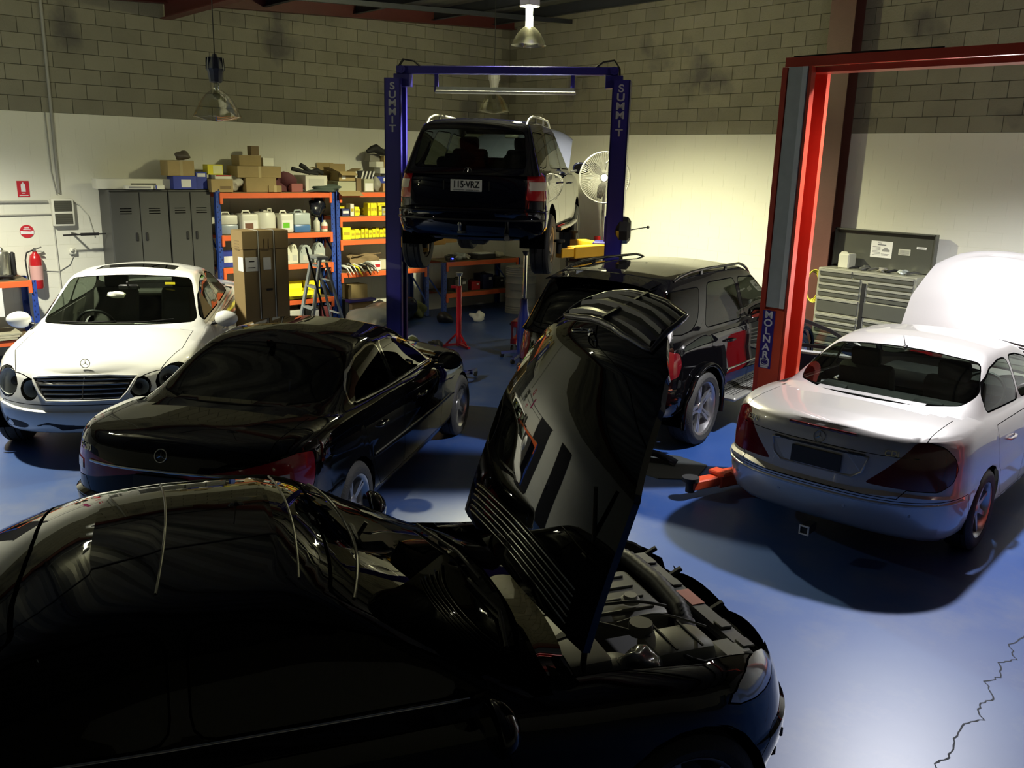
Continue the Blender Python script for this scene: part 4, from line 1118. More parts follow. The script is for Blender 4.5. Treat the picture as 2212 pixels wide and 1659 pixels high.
for sg in (1, -1):
    b = MB(); b.box((2.48, sg*1.0, .40), (1.95, .20, .045), .015); rb = b.build('running_board', mat('board_alloy', (.30, .30, .27), .4, .5), ml)
    st = MB()
    for i in range(40):
        for j in range(3): st.cyl((1.62+i*.044, sg*(.95+j*.04), .422), (1.62+i*.044, sg*(.95+j*.04), .428), .010, .008, 6)
    so = st.build('rubber_stud', rubber, rb); so['kind'] = 'stuff'
    b = MB(); b.tube([sidep(x, .70, sg, .005) for x in (1.58, 2.2, 2.7, 3.25)], .010, 6); b.build('door_moulding', chrome, ml, smooth=60)
    for wx in Sm['wx']:
        b = MB(); b.tube([(wx+.47*math.cos(t), sg*(.975 if .12 < t/PI < .88 else .955), .375+.47*math.sin(t)) for t in [(-.08+1.16*k/18)*PI for k in range(19)]], .026, 8); b.build('arch_moulding', black_paint, ml, smooth=60)
b = MB(); p = sidep(1.55, .98, -1, .002)
b = MB(); b.box((1.62, -.742, 1.44), (.13, .004, .06), .002); b.build('window_sticker', mat('sticker_orange', (.45, .08, .04), .5), ml)
star_badge(ml, rearp(0, 1.06, .004), (0, -1, 0), (0, 0, 1), .05)
b = MB(); b.tube([frontp(0, .3)]*0+wrap(.70, .50, .004), .008, 6); b.build('bumper_moulding', chrome, ml, smooth=60)
for y in (.6, -.6):
    b = MB(); b.lathe([(.045, 0), (.05, -.02), (.05, -.12), (.045, -.12)], 18, (.05, y, .42), (-1, 0, 0)); b.build('exhaust_tip', chrome, ml, smooth=50)
# lifted off-road wagon on the blue hoist
Sv = suv(navy_paint, nosez=.90, L=4.60, W=1.84, glass=glass_mid, rglass=glassmat('rear_view_glass', (.30, .33, .28)), sglass=(glass_tint, glassmat('rear_view_glass'), glass_mid), bumperpaint=navy_paint, hold=('bonnet',),
    wx=(.86, 3.68), R=.37, droop=.09, rim=.215, tw=.25, arch=.42, wstyle=(5, 0, .035), rimmat=mat('muddy_alloy', (.30, .28, .22), .6, .4, var=.5), rearglass=archpoly(.665, 1.19, .605, 1.625, .02),
    extra=corner_lamps('tail_lamp', [(-.60, .83), (-.92, .82), (-.955, .94), (-.945, 1.06), (-.86, 1.17), (-.66, 1.18)], redlens))
def sc(t, k): return [(x*k, y) for x, y in t]
for key in ('sill', 'top', 'crown'): Sv[key] = sc(Sv[key], 4.60/4.78)
Sv['lv'] = [(f, a, c*4.60/4.78, h*.963) for f, a, c, h in Sv['lv']]
Sv['green']['lv'] = [(g, a*.9, c*.95, h*.963) for g, a, c, h in Sv['green']['lv']]
Sv['green']['roofe'] = [(x*.96, z+.02) for x, z in Sv['green']['roofe']]
Sv['mirror'] = (2.95, 1.20)
wag, vres = make_car('car', 'dark blue off-road wagon raised high on the blue two-post hoist, white number plate', 'car', Sv, (-8.17, 6.40, 1.54), math.radians(128.6))
raise_bonnet(wag, vres['bonnet'], mat('bonnet_slate', (.05, .055, .09), .35, coat=.6), (3.45, 1.13), 52)
roof_rails(wag, Sv, mat('rail_silver', (.5, .5, .45), .3, .8), .62, .55, 2.6, .07, .014)
pale_band(wag, .94, 1.04, (46, 50, 54, 58, 62))
number_plate(wag, rearp(0, .985, .012), (0, -1, 0), (0, 0, 1), '115\u00b7VRZ', .372, .134, plate_w, 'QUEENSLAND - SUNSHINE STATE')
star_badge(wag, rearp(0, 1.135, .006), (0, -1, 0), (.15, 0, 1), .05)
for y in (.27, -.27):
    p = rearp(y, .985, .008); b = MB(); b.bar(p-Vector((0, 0, .055)), p+Vector((0, 0, .055)), .014, .014, up=(0, 1, 0)); b.build('plate_surround', gloss_blk, wag)
b = MB(); b.lathe([(.001, .055), (.018, .050), (.025, .030), (.018, .008), (.012, 0), (.012, -.04), (.03, -.05)], 16, (-.07, .04, .52)); b.bar((-.07, .04, .46), (.3, .04, .44), .05, .03); b.build('tow_ball', steel, wag, smooth=50)
b = MB(); b.tube([(.25, -.45, .42), (.02, -.5, .40), (-.06, -.52, .41)], .03, 10); b.build('exhaust_pipe', steel, wag, smooth=50)
b = MB(); b.bar((.86, -.7, .36), (.86, .7, .36), .09, .09); b.box((.86, 0, .36), (.26, .24, .22), .05); b.tube([(1.2, .3, .42), (2.4, .25, .40), (3.2, .2, .42)], .04, 10); b.box((.5, .25, .44), (.5, .3, .16), .05)
for y in (.55, -.55): b.bar((.86, y, .34), (1.55, y*.8, .42), .06, .06)
b.build('rear_axle', mat('oily_steel', (.04, .04, .035), .5, .5, var=.4), wag, smooth=30)
b = MB(); b.tube([(1.35, -.94, .44), (2.3, -.96, .43), (3.2, -.94, .44)], .03, 8); b.build('side_step', steel, wag, smooth=60)
b = MB(); b.tube(wrap(.60, .5, .006), .012, 6); b.build('bumper_moulding', blackpl, wag, smooth=60)
# ---------------------------------------------------------------- ceiling lamps
def bell(T, glass, r=.25, h=.27, z=0, nm='bell'):
    b = MB(); P = [(.055, 0), (.075, -.015), (.12, -.05), (.17, -.11), (.215, -.19), (r, -h), (r+.006, -h-.004), (r-.006, -h+.004), (.205, -.185), (.16, -.105), (.11, -.045), (.06, -.008)]
    b.lathe([(a*r/.25, z+c*h/.27) for a, c in P], 36); return b.build(nm, glass, T, smooth=60)
def lens(T, glass, r, z, dz=.055):
    b = MB(); b.lathe([(r, z), (r*.6, z-dz*.55), (.001, z-dz)], 32); return b.build('lens_cone', glass, T, smooth=60)
def high_bay(name, label, loc, lit, cord, style):
    T = thing(name, label, 'ceiling lamp', loc, 0)
    if style == 0:      # lit: bracket box over bare tubes in a frosted bell
        MB().box((0, 0, .30), (.19, .19, .14), .01).build('ballast_box', mat('lamp_white', (.5, .5, .48), .5), T)
        b = MB()
        for k in range(4): a = PI/2*k+.3; b.cyl((.035*math.cos(a), .035*math.sin(a), .0), (.035*math.cos(a), .035*math.sin(a), .22), .018, seg=10)
        b.build('lamp_tube', mat('lamp_glow', (1, 1, .9), .4, emis=(1, .97, .75), estr=22), T, smooth=60)
        for sx in (-1, 1): MB().bar((sx*.07, 0, .24), (sx*.055, 0, .0), .012, .004).build('bracket_arm', galv, T)
        bell(T, glassmat('frosted_bell', (.55, .55, .46), 1.5, .15), .235, .25)
    else:
        b = MB()
        b.lathe([(.001, .36), (.02, .36), (.03, .33), (.075, .325), (.09, .26), (.095, .21), (.08, .18), (.065, .08), (.05, .07), (.001, .07)], 10)
        for k in range(10):
            a = 2*PI*k/10; b.bar((.085*math.cos(a), .085*math.sin(a), .20), (.08*math.cos(a), .08*math.sin(a), .32), .012, .022, up=(math.cos(a), math.sin(a), 0))
        b.build('lamp_housing', mat('housing_blue_grey', (.035, .04, .06), .45, .3) if style == 1 else mat('housing_pale', (.30, .30, .28), .5), T, smooth=30)
        b = MB()
        for sx in (-1, 1): b.tube([(sx*.045, 0, .09), (sx*.06, 0, .05), (sx*.06, 0, .0), (sx*.02, 0, .0), (sx*.02, 0, .06)], .005, 6)
        b.build('wire_clip', chrome, T, smooth=60)
        MB().lathe([(.001, -.10), (.03, -.09), (.04, -.05), (.025, 0), (.02, .08)], 14).build('bulb', glassmat('bulb_glass', (.7, .72, .68), 1.2), T, smooth=60)
        bell(T, acrylic, .25, .27); lens(T, acrylic, .25, -.27)
    MB().tube([(0, 0, cord), (0.004, 0, cord*.7), (0, 0, .36)], .006, 6).build('cord', blackm, T)
    return T
high_bay('ceiling_lamp', 'unlit ceiling lamp, clear bell, dark housing, hanging before the left wall', (-9.42, 4.04, 3.46), False, 1.60, 1)
high_bay('ceiling_lamp', 'unlit ceiling lamp, clear bell, behind the blue crossbeam', (-11.3, 9.42, 3.86), False, 1.5, 2)
high_bay('ceiling_lamp', 'lit ceiling lamp high up in the corner, glowing tubes above its bell', (LAMP_A[0], LAMP_A[1], LAMP_A[2]), True, .78, 0)
high_bay('ceiling_lamp', 'lit ceiling lamp above the silver car, just above the frame', (LAMP_D[0], LAMP_D[1], LAMP_D[2]+.05), True, .78, 0)
high_bay('ceiling_lamp', 'lit ceiling lamp above the white car, out of the frame', (LAMP_E[0], LAMP_E[1], LAMP_E[2]+.05), True, .45, 0)
# ---------------------------------------------------------------- blue two-post hoist
def u_post(T, c, ang, w, d, h, m, inner, name='post', open_in=1):
    """channel post standing at c, its mouth facing along local +x (rotated by ang)"""
    e = bpy.data.objects.new(name, None)
    b = MB(); t = .018
    b.box((-d/2+t/2, 0, h/2), (t, w, h)).box((0, w/2-t/2, h/2), (d, t, h)).box((0, -w/2+t/2, h/2), (d, t, h))
    b.box((d/2-t/2, w/2-.035, h/2), (t, .07, h)).box((d/2-t/2, -w/2+.035, h/2), (t, .07, h))
    b.box((0, 0, .015), (d+.22, w+.16, .03))
    o = b.build(name, m, T); o.matrix_local = Matrix.Translation(c) @ Matrix.Rotation(ang, 4, 'Z')
    return o
hl = math.radians(38.5)                # across the hoist, from the left post to the right post
hoist = thing('two_post_hoist', 'dark blue two-post car hoist reading SUMMIT, carrying the raised wagon', 'car lift', (0, 0, 0))
PL = Vector((-10.17, 6.80, 0)); PR = Vector((-7.86, 8.64, 0)); ax = (PR-PL).normalized(); fw = Vector((-ax.y, ax.x, 0))
for nm, c, a in (('post', PL, hl), ('post', PR, hl+PI)):
    po = u_post(hoist, c, a, .30, .22, 3.82, blue_paint, None)
    bk = Vector((-1, 0, 0))
cap = []
for c, sg, w0 in ((PL, 1, 0), (PR, -1, 0)):
    f = -fw; p = c+f*.152
    text_obj('post_lettering', 'SUMMIT', .125, mat('letter_grey', (.36, .37, .42), .5), hoist, (p.x, p.y, 3.45), ax, (0, 0, 1), .002, .003, 1.2, stack=.106)
b = MB(); top = 3.93; b.bar(PL+ax*.02+Vector((0, 0, top)), PR-ax*.05+Vector((0, 0, top)), .10, .10, bev=.008); b.build('crossbeam', blue_paint, hoist)
for c, s in ((PL+ax*.10, 1), (PR-ax*.10, -1)):
    b = MB(); b.bar(c+Vector((0, 0, 3.80))-ax*.11, c+Vector((0, 0, 3.80))+ax*.11, .14, .16, bev=.006)
    b.cyl(c-fw*.09+Vector((0, 0, top)), c-fw*.05+Vector((0, 0, top)), .05, seg=16).cyl(c-fw*.10+Vector((0, 0, top)), c-fw*.05+Vector((0, 0, top)), .02, seg=12); b.build('pulley_bracket', blue_paint, hoist, smooth=30)
b = MB(); b.bar(PL+ax*.55+Vector((0, 0, 3.70)), PR-ax*.60+Vector((0, 0, 3.70)), .05, .05); b.build('shutoff_bar', galv, hoist)
b = MB(); b.cyl(PL+ax*.55+Vector((0, 0, 3.66))-fw*.04, PR-ax*.58+Vector((0, 0, 3.66))-fw*.04, .022, seg=10); b.build('bar_padding', mat('pad_grey', (.35, .36, .34), .6), hoist, smooth=60)
for s in (.55, 2.33):
    b = MB(); b.bar(PL+ax*s+Vector((0, 0, 3.66)), PL+ax*s+Vector((0, 0, 3.9)), .05, .02, up=fw); b.build('bar_hanger', blue_paint, hoist)
for c, s in ((PL+ax*.03, 1), (PR-ax*.03, -1)):
    for r0, off in ((.012, 0), (.009, .04)):
        q0 = c+Vector((0, 0, 3.82))-fw*off; b = MB(); b.tube([q0, q0+Vector((0, 0, .14))+ax*s*.01, q0+Vector((0, 0, .24))+ax*s*.08, q0+Vector((0, 0, .22))+ax*s*.22, q0+Vector((0, 0, .13))+ax*s*.34], r0, 8); b.build('hydraulic_hose', rubber, hoist, smooth=60)
yel = mat('arm_yellow', (.80, .42, .02), .4, var=.15)
for c, s in ((PL, 1), (PR, -1)):
    b = MB(); b.bar(c+ax*s*.05+Vector((0, 0, 1.45)), c+ax*s*.05+Vector((0, 0, 2.15)), .16, .20, up=fw); b.box((c+ax*s*.14+Vector((0, 0, 1.72))), (.26, .26, .22), .02, Matrix.Rotation(hl, 3, 'Z')); b.build('carriage', blue_paint, hoist)
    for q in (-1, 1):
        p0 = c+ax*s*.16+Vector((0, 0, 1.72))+fw*q*.09; p1 = c+ax*s*(.62)+fw*q*.78+Vector((0, 0, 1.72)); d = (p1-p0).normalized()
        b = MB(); b.bar(p0, p0+d*.60, .15, .15, bev=.01).bar(p0+d*.5, p1, .11, .11, bev=.008); b.build('lift_arm', yel, hoist)
        b = MB(); b.cyl(p1, p1+Vector((0, 0, .14)), .035).cyl(p1+Vector((0, 0, .14)), p1+Vector((0, 0, .17)), .07, seg=18); b.build('lift_pad', blackm, hoist, smooth=30)
b = MB(); q = PR+ax*.12+Vector((0, 0, 1.98))-fw*.02; b.lathe([(.001, .09), (.12, .09), (.17, .05), (.18, -.05), (.15, -.09), (.001, -.09)], 8, q, ax); b.build('motor_cover', blackpl, hoist)
b = MB(); b.tube([q+ax*.05, q+ax*.30+Vector((0, 0, .05))], .007, 6).blob(q+ax*.31+Vector((0, 0, .05)), (.02, .02, .02), noise=0); b.build('release_lever', steel, hoist, smooth=60)
# ---------------------------------------------------------------- red two-post lift beside the silver car
rl = thing('two_post_lift', 'red two-post car lift reading MOLNAR, beside the silver car', 'car lift', (0, 0, 0))
ra = math.radians(5); rx = Vector((math.cos(ra), math.sin(ra), 0)); ry = Vector((-math.sin(ra), math.cos(ra), 0)); QL = Vector((-4.25, 6.98, 0)); QR = QL+rx*3.0
for c, s in ((QL, 1), (QR, -1)):
    b = MB(); h = 3.62; t = .02; w = .34; d = .20
    R_ = Matrix.Rotation(ra, 3, 'Z')
    def bx(cx, cy, cz, sx, sy, sz): b.box(c+rx*cx*s+ry*cy+Vector((0, 0, cz)), (sx, sy, sz), 0, R_)
    bx(-d/2, 0, h/2, t, w, h); bx(0, w/2, h/2, d, t, h); bx(0, -w/2, h/2, d, t, h)
    bx(d/2, w/2-.03, h/2, t, .06, h); bx(d/2, -w/2+.03, h/2, t, .06, h); bx(0, 0, .015, .5, .5, .03)
    b.build('post', red_paint, rl)
    b = MB()
    # pressed flange ribs along the side facing the camera
    bx(-d/2-.02, -w/2-.01, h/2, .045, .04, h); bx(d/2+.005, -w/2-.01, h/2, .025, .04, h)
    b.build('post_flange', red_paint, rl)
    b = MB(); bx(-.02, -w/2-.02, 1.62+1.0, .13, .02, 2.0); b.build('cover_strip', galv, rl)
    b = MB(); bx(.062, -w/2-.022, 1.62+1.0, .042, .03, 2.0); b.build('cable_strip', mat('bright_galv', (.72, .76, .72), .4, .1, var=.3), rl)
    b = MB(); bx(0, -w/2-.02, .80, .20, .02, 1.60); b.build('carriage_cover', mat('lift_red_bright', (.68, .085, .03), .35, coat=.3), rl)
p = QL-ry*(.17+.034)+rx*(-.045)
MB().box((p.x, p.y, 1.33), (.115, .004, .52), 0, Matrix.Rotation(ra, 3, 'Z')).build('name_plate', mat('plate_purple', (.03, .015, .22), .45), rl)
text_obj('post_lettering', 'MOLNAR', .088, whiteink, rl, (p.x-ry.x*.003, p.y-.004, 1.37), rx, (0, 0, 1), .001, .002, 1.15, stack=.072)
MB().box((p.x, p.y-.003, 1.125), (.085, .003, .065), 0, Matrix.Rotation(ra, 3, 'Z')).build('maker_mark', whiteink, rl)
b = MB(); b.tube([Vector((p.x, p.y-.006, 1.127))+rx*.03*math.cos(t)+Vector((0, 0, .022*math.sin(t))) for t in [2*PI*k/20 for k in range(20)]], .004, 6, closed=True)
b.blob((p.x, p.y-.006, 1.127), (.022, .003, .012), noise=.4, seed=3); b.build('maker_mark_figure', mat('plate_purple'), rl, smooth=60)
MB().box((p.x, p.y-.003, 1.082), (.07, .003, .014), 0, Matrix.Rotation(ra, 3, 'Z')).build('maker_mark', whiteink, rl)
b = MB(); b.bar(QL-rx*.15-ry*.12+Vector((0, 0, 3.665)), QR+rx*.15-ry*.12+Vector((0, 0, 3.665)), .05, .075).bar(QL-rx*.12-ry*.02+Vector((0, 0, 3.60)), QR+rx*.12-ry*.02+Vector((0, 0, 3.60)), .18, .045); b.build('crossbeam', red_paint, rl)
b = MB(); b.tube([QL-rx*.1-ry*.1+Vector((0, 0, 3.71)), QL+rx*.5-ry*.1+Vector((0, 0, 3.715)), QL+rx*1.1-ry*.1+Vector((0, 0, 3.71))], .008, 6); b.build('hose', rubber, rl, smooth=60)
redb = mat('lift_red_bright')
for c, s in ((QL, 1), (QR, -1)):
    for q, ln in ((-1, .95), (1, .95)):
        p0 = c+rx*s*.05+ry*q*.16+Vector((0, 0, .13)); p1 = c-rx*s*.22+ry*q*1.0+Vector((0, 0, .11)) if c is QL else c-rx*.8+ry*(.35+q*.15)+Vector((0, 0, .11)); d = (p1-p0).normalized()
        b = MB(); b.bar(p0, p0+d*.6, .15, .12, bev=.012).bar(p0+d*.5, p1, .11, .085, bev=.01); b.box(p0+d*.55+Vector((0, 0, .06)), (.18, .12, .04), .01); b.build('lift_arm', redb, rl)
        b = MB(); b.cyl(p1+Vector((0, 0, -.06)), p1+Vector((0, 0, .05)), .04).cyl(p1+Vector((0, 0, .04)), p1+Vector((0, 0, .075)), .075, seg=18); b.build('lift_pad', blackm, rl, smooth=30)
# ---------------------------------------------------------------- racks along the left wall
def rack(name, label, y0, y1, beams, h, x0=XL+.05, x1=-13.1, deck=True, extra_mid=None):
    T = thing(name, label, 'shelving', ((x0+x1)/2, (y0+y1)/2, 0)); ox, oy = (x0+x1)/2, (y0+y1)/2
    hole = []
    for x in (x0, x1):
        for y in (y0, y1):
            b = MB(); sx = 1 if x == x1 else -1; sy = 1 if y == y0 else -1; X = x-ox; Y = y-oy
            b.box((X, Y, h/2), (.006, .07, h)).box((X-sx*.035, Y-sy*.033, h/2), (.07, .006, h))
            b.box((X, Y, .004), (.09, .09, .008))
            b.build('upright', rackblue, T)
            if x == x1:
                b = MB()
                for k in range(int(h/.075)): b.box((X+.004, Y-.012, .08+k*.075), (.003, .012, .022)); b.box((X+.004, Y+.014, .11+k*.075), (.003, .012, .022)) if k % 2 else None
                o = b.build('slot', mat('slot_dark', (.004, .01, .06), .6), T); o['kind'] = 'stuff'
    for y in (y0, y1):
        b = MB(); zz = .25
        k = 0
        while zz+.55 < h:
            b.bar((x0-ox if k % 2 else x1-ox, y-oy, zz), (x1-ox if k % 2 else x0-ox, y-oy, zz+.5), .03, .012); zz += .5; k += 1
        b.build('brace', rackblue, T)
    for z in beams:
        for x in (x0, x1):
            b = MB(); s = 1 if x == x1 else -1
            b.box((x-ox-s*.0, 0, z-.04), (.045, y1-y0-.07, .08), .004)
            b.box((x-ox+s*.012, -(y1-y0)/2+.045, z-.08), (.03, .045, .17), .003).box((x-ox+s*.012, (y1-y0)/2-.045, z-.08), (.03, .045, .17), .003)
            b.build('beam', rackorange, T)
        b = MB(); b.box((0, 0, z+.0), (x1-x0-.05, y1-y0-.08, .016)); b.build('shelf_board', mat('board_brown', (.16, .12, .06), .8, var=.2), T)
    return T
rack('shelving_rack', 'blue and orange rack holding the fluid containers', 5.55, 7.50, (.52, 1.10, 1.60, 2.24), 2.27)
rack('shelving_rack', 'blue and orange rack holding the small yellow cartons', 7.60, 9.42, (.90, 1.45, 1.84, 2.24), 2.27)
rack('bench_rack', 'blue and orange bench rack carrying the coffee urn at the left edge', 1.2, 2.92, (.32, 1.10), 1.10, XL+.06, -13.08)
rack('bench_rack', 'low blue and orange bench rack beyond the raised wagon', 9.75, 11.55, (.40, .98), .98, XL+.05, -13.0)
# ---------------------------------------------------------------- grey cupboards
def cupboard(label, y0, y1):
    T = thing('metal_cupboard', label, 'cupboard', (XL+.28, (y0+y1)/2, 0)); w = y1-y0; d = .46; h = 2.27
    b = MB(); b.box((0, 0, h/2+.03), (d, w, h-.06), .006).box((0, 0, .03), (d-.06, w-.04, .06)).box((0.005, 0, h+.0), (d+.02, w+.004, .02)); b.build('carcass', darkgrey, T)
    for s in (-1, 1):
        b = MB(); b.box((d/2+.010, s*w/4, h/2+.04), (.018, w/2-.012, h-.12), .004); dr = b.build('door', darkgrey, T)
        for k in range(3):
            b = MB(); b.box((d/2+.021, s*w/4, h-.25-k*.035), (.004, .16, .010)); b.build('vent_slot', seam_m, dr)
        b = MB(); b.box((d/2+.024, s*.07, 1.62), (.022, .035, .12), .008); b.build('handle', blackpl, dr)
    return T
cupboard('dark grey two-door metal cupboard nearest the wall switch box', 4.02, 4.83)
cupboard('dark grey two-door metal cupboard next to the blue and orange rack', 4.84, 5.48)
# ---------------------------------------------------------------- things on the left wall
XW = XL+.022
def wpipe(name, label, pts, r, m=None):
    b = MB(); b.tube(pts, r, 8); o = b.build(name, m or mat('conduit_grey', (.33, .33, .30), .5), None, smooth=60); tag(o, label, 'pipe'); return o
wpipe('conduit', 'grey vertical conduit running down the left wall to the switch box', [(XW+.015, 3.50, 5.2), (XW+.015, 3.50, 2.22)], .022)
wpipe('conduit', 'thin vertical cable beside the thick conduit on the left wall', [(XW+.008, 3.42, 3.3), (XW+.008, 3.43, 2.5), (XW+.008, 3.47, 2.2)], .008)
wpipe('conduit', 'upper horizontal grey conduit left of the switch box', [(XW+.015, .6, 2.10), (XW+.015, 3.34, 2.10)], .018)
wpipe('conduit', 'lower horizontal thin conduit left of the switch box', [(XW+.012, .6, 1.90), (XW+.012, 3.40, 1.93)], .010)
wpipe('conduit', 'thin vertical cable running from the switch box to the floor', [(XW+.010, 3.38, 2.14), (XW+.010, 3.40, 1.2), (XW+.010, 3.42, .1)], .010, mat('conduit_pale', (.5, .5, .45), .5))
wpipe('cable', 'thin looping cable from the white socket to the extinguisher', [(XW+.01, 3.62, 1.36), (XW+.01, 3.55, 1.22), (XW+.01, 3.4, 1.13), (XW+.01, 3.2, 1.15)], .006, mat('conduit_pale'))
wpipe('cable', 'thin cable curving from the switch box behind the cupboard', [(XW+.01, 3.60, 2.12), (XW+.01, 3.75, 2.05), (XW+.01, 3.86, 1.9), (XW+.01, 3.92, 1.6)], .008, mat('conduit_pale'))
T = thing('switch_box', 'white wall box with two dark louvred panels on the left wall', 'switch box', (XW, 3.515, 1.955))
MB().box((.045, 0, 0), (.09, .29, .38), .02, seg=2).build('box_body', white_pl, T, smooth=40)
for z in (.088, -.088):
    f = MB().box((.091, 0, z), (.006, .23, .145), .002).build('louvre_panel', mat('louvre_dark', (.06, .06, .045), .6), T)
    for k in range(5): MB().box((.095, 0, z-.055+k*.027), (.004, .215, .006)).build('louvre', mat('louvre_line', (.12, .12, .09), .6), f)
def wsign(name, label, y, z, w, h, m, kids):
    T = thing(name, label, 'sign', (XW, y, z)); MB().box((.003, 0, 0), (.006, w, h), .001).build('sign_board', m, T)
    for f in kids: f(T)
    return T
sred = mat('sign_red', (.50, .015, .03), .5)
def ex_icon(T):
    b = MB(); b.prism([(-.028, -.05), (.028, -.05), (.028, .045), (.014, .062), (-.014, .062), (-.028, .045)], (.007, 0, .012), (0, 1, 0), (0, 0, 1), .002); b.box((.008, 0, .082), (.002, .014, .014)).box((.008, 0, -.058), (.002, .04, .008)); b.build('extinguisher_symbol', whiteink, T)
    MB().box((.007, 0, -.088), (.002, .11, .008)).build('print_line', whiteink, T)
wsign('wall_sign', 'small red sign with a white extinguisher symbol', 3.055, 2.275, .15, .215, sred, [ex_icon])
T = thing('wall_sign', 'round red and white sign above the fire extinguisher', 'sign', (XW, 3.045, 1.70))
MB().lathe([(.001, .006), (.088, .006), (.09, 0)], 32, axis=(1, 0, 0)).build('sign_board', sred, T)
MB().box((.0075, 0, -.012), (.002, .165, .045)).build('white_band', whiteink, T)
MB().box((.007, 0, .050), (.002, .06, .010)).build('print_line', whiteink, T); MB().box((.007, 0, .030), (.002, .09, .010)).build('print_line', whiteink, T); MB().box((.009, 0, -.006), (.001, .11, .008)).build('print_line', sred, T)
T = thing('fire_extinguisher', 'red fire extinguisher hanging on the left wall beside the bench rack', 'fire extinguisher', (XW+.10, 3.09, .92))
MB().lathe([(.001, 0), (.07, 0), (.08, .02), (.08, .40), (.065, .46), (.03, .49), (.03, .51)], 24).build('cylinder', redm, T, smooth=50)
MB().lathe([(.0812, .12), (.0815, .12), (.0815, .32), (.0812, .32)], 24).build('paper_label', mat('label_pink', (.62, .35, .33), .5), T, smooth=60)
MB().bar((0, -.02, .53), (.0, .09, .57), .03, .014).bar((0, -.02, .52), (0, .09, .51), .03, .012).cyl((0, 0, .50), (0, 0, .56), .018).build('lever', steel, T, smooth=30)
MB().tube([(0, -.02, .53), (.0, -.10, .50), (0.02, -.13, .40), (.03, -.125, .2), (.03, -.11, .08)], .010, 8).build('hose', rubber, T, smooth=60)
MB().box((-.085, 0, .42), (.03, .05, .10), .004).build('wall_bracket', steel, T)
b = MB(); b.cyl((XL+.02, 3.62, 1.66), (XL+.50, 3.62, 1.66), .014).cyl((XL+.28, 3.62, 1.66), (XL+.52, 3.62, 1.66), .022)
b = MB(); b.cyl((XL+.30, 3.43, 1.655), (XL+.30, 3.68, 1.66), .012).cyl((XL+.30, 3.66, 1.66), (XL+.30, 3.90, 1.66), .020).cyl((XL+.30, 3.90, 1.66), (XL+.30, 4.0, 1.66), .01).bar((XL, 3.62, 1.66), (XL+.30, 3.62, 1.66), .02, .02)
tag(b.build('wall_bar', blackpl, None, smooth=40), 'thin black bar held out from the wall beside the cupboard', 'bar')
b = MB(); b.box((XW+.03, 3.60, 1.40), (.06, .10, .08), .015).blob((XW+.07, 3.58, 1.43), (.03, .03, .03), noise=.2)
tag(b.build('wall_socket', white_pl, None, smooth=40), 'small white wall socket with a plug beside the cupboard', 'socket')
b = MB(); b.prism([(-.05, -.12), (.07, -.18), (.05, .25), (-.04, .28)], (XW, 2.62, 1.98), (0, 1, 0), (0, 0, 1), .03); tag(b.build('hanging_cloth', mat('magenta_cloth', (.35, .02, .12), .8), None), 'magenta cloth hanging on the left wall at the frame edge', 'cloth')
# coffee urn and pan on the left bench rack
T = thing('coffee_urn', 'steel and black coffee urn on the left bench rack', 'coffee urn', (-13.30, 2.62, 1.108))
MB().lathe([(.001, 0), (.11, 0), (.11, .05), (.10, .06), (.10, .33), (.085, .37), (.03, .39), (.02, .42), (.001, .43)], 24).build('urn_body', mat('urn_steel', (.5, .5, .42), .25, .9), T, smooth=40)
for s in (-1, 1): MB().box((0, s*.13, .20), (.07, .06, .32), .02).build('side_handle', blackpl, T, smooth=40)
MB().lathe([(.001, 0), (.13, 0), (.13, .05), (.12, .05)], 24).build('urn_base', blackpl, T)
T = thing('frying_pan', 'dark round pan on the left bench rack', 'pan', (-13.2, 2.36, 1.108))
MB().lathe([(.001, 0), (.10, 0), (.13, .06), (.125, .06), (.095, .008), (.001, .008)], 24).build('pan_bowl', blackpl, T, smooth=40); MB().bar((.02, .12, .05), (.06, .34, .07), .025, .012).build('pan_handle', blackpl, T)
MB().lathe([(.001, .07), (.075, .07), (.08, .06), (.001, .06)], 20).build('pan_lid', mat('lid_white', (.6, .6, .55), .3), T)
T = thing('paper_sheet', 'white paper sheet hanging from the orange beam of the left bench rack', 'paper', (-13.04, 2.38, .84)); MB().box((.004, 0, 0), (.003, .30, .38)).build('sheet', paper, T)
for i, (z, c) in enumerate(((.345, (.45, .42, .28)), (.375, (.5, .46, .32)), (.405, (.42, .40, .28)))):
    o = MB().box((-13.28, 2.1+.03*i, z), (.5, 1.1, .026), .002).build('flat_board', mat('flat_board_%d' % i, c, .7), None); tag(o, ['bottom pale board stacked under the left bench rack', 'middle pale board stacked under the left bench rack', 'top pale board stacked under the left bench rack'][i], 'board', 'boards under the bench rack')
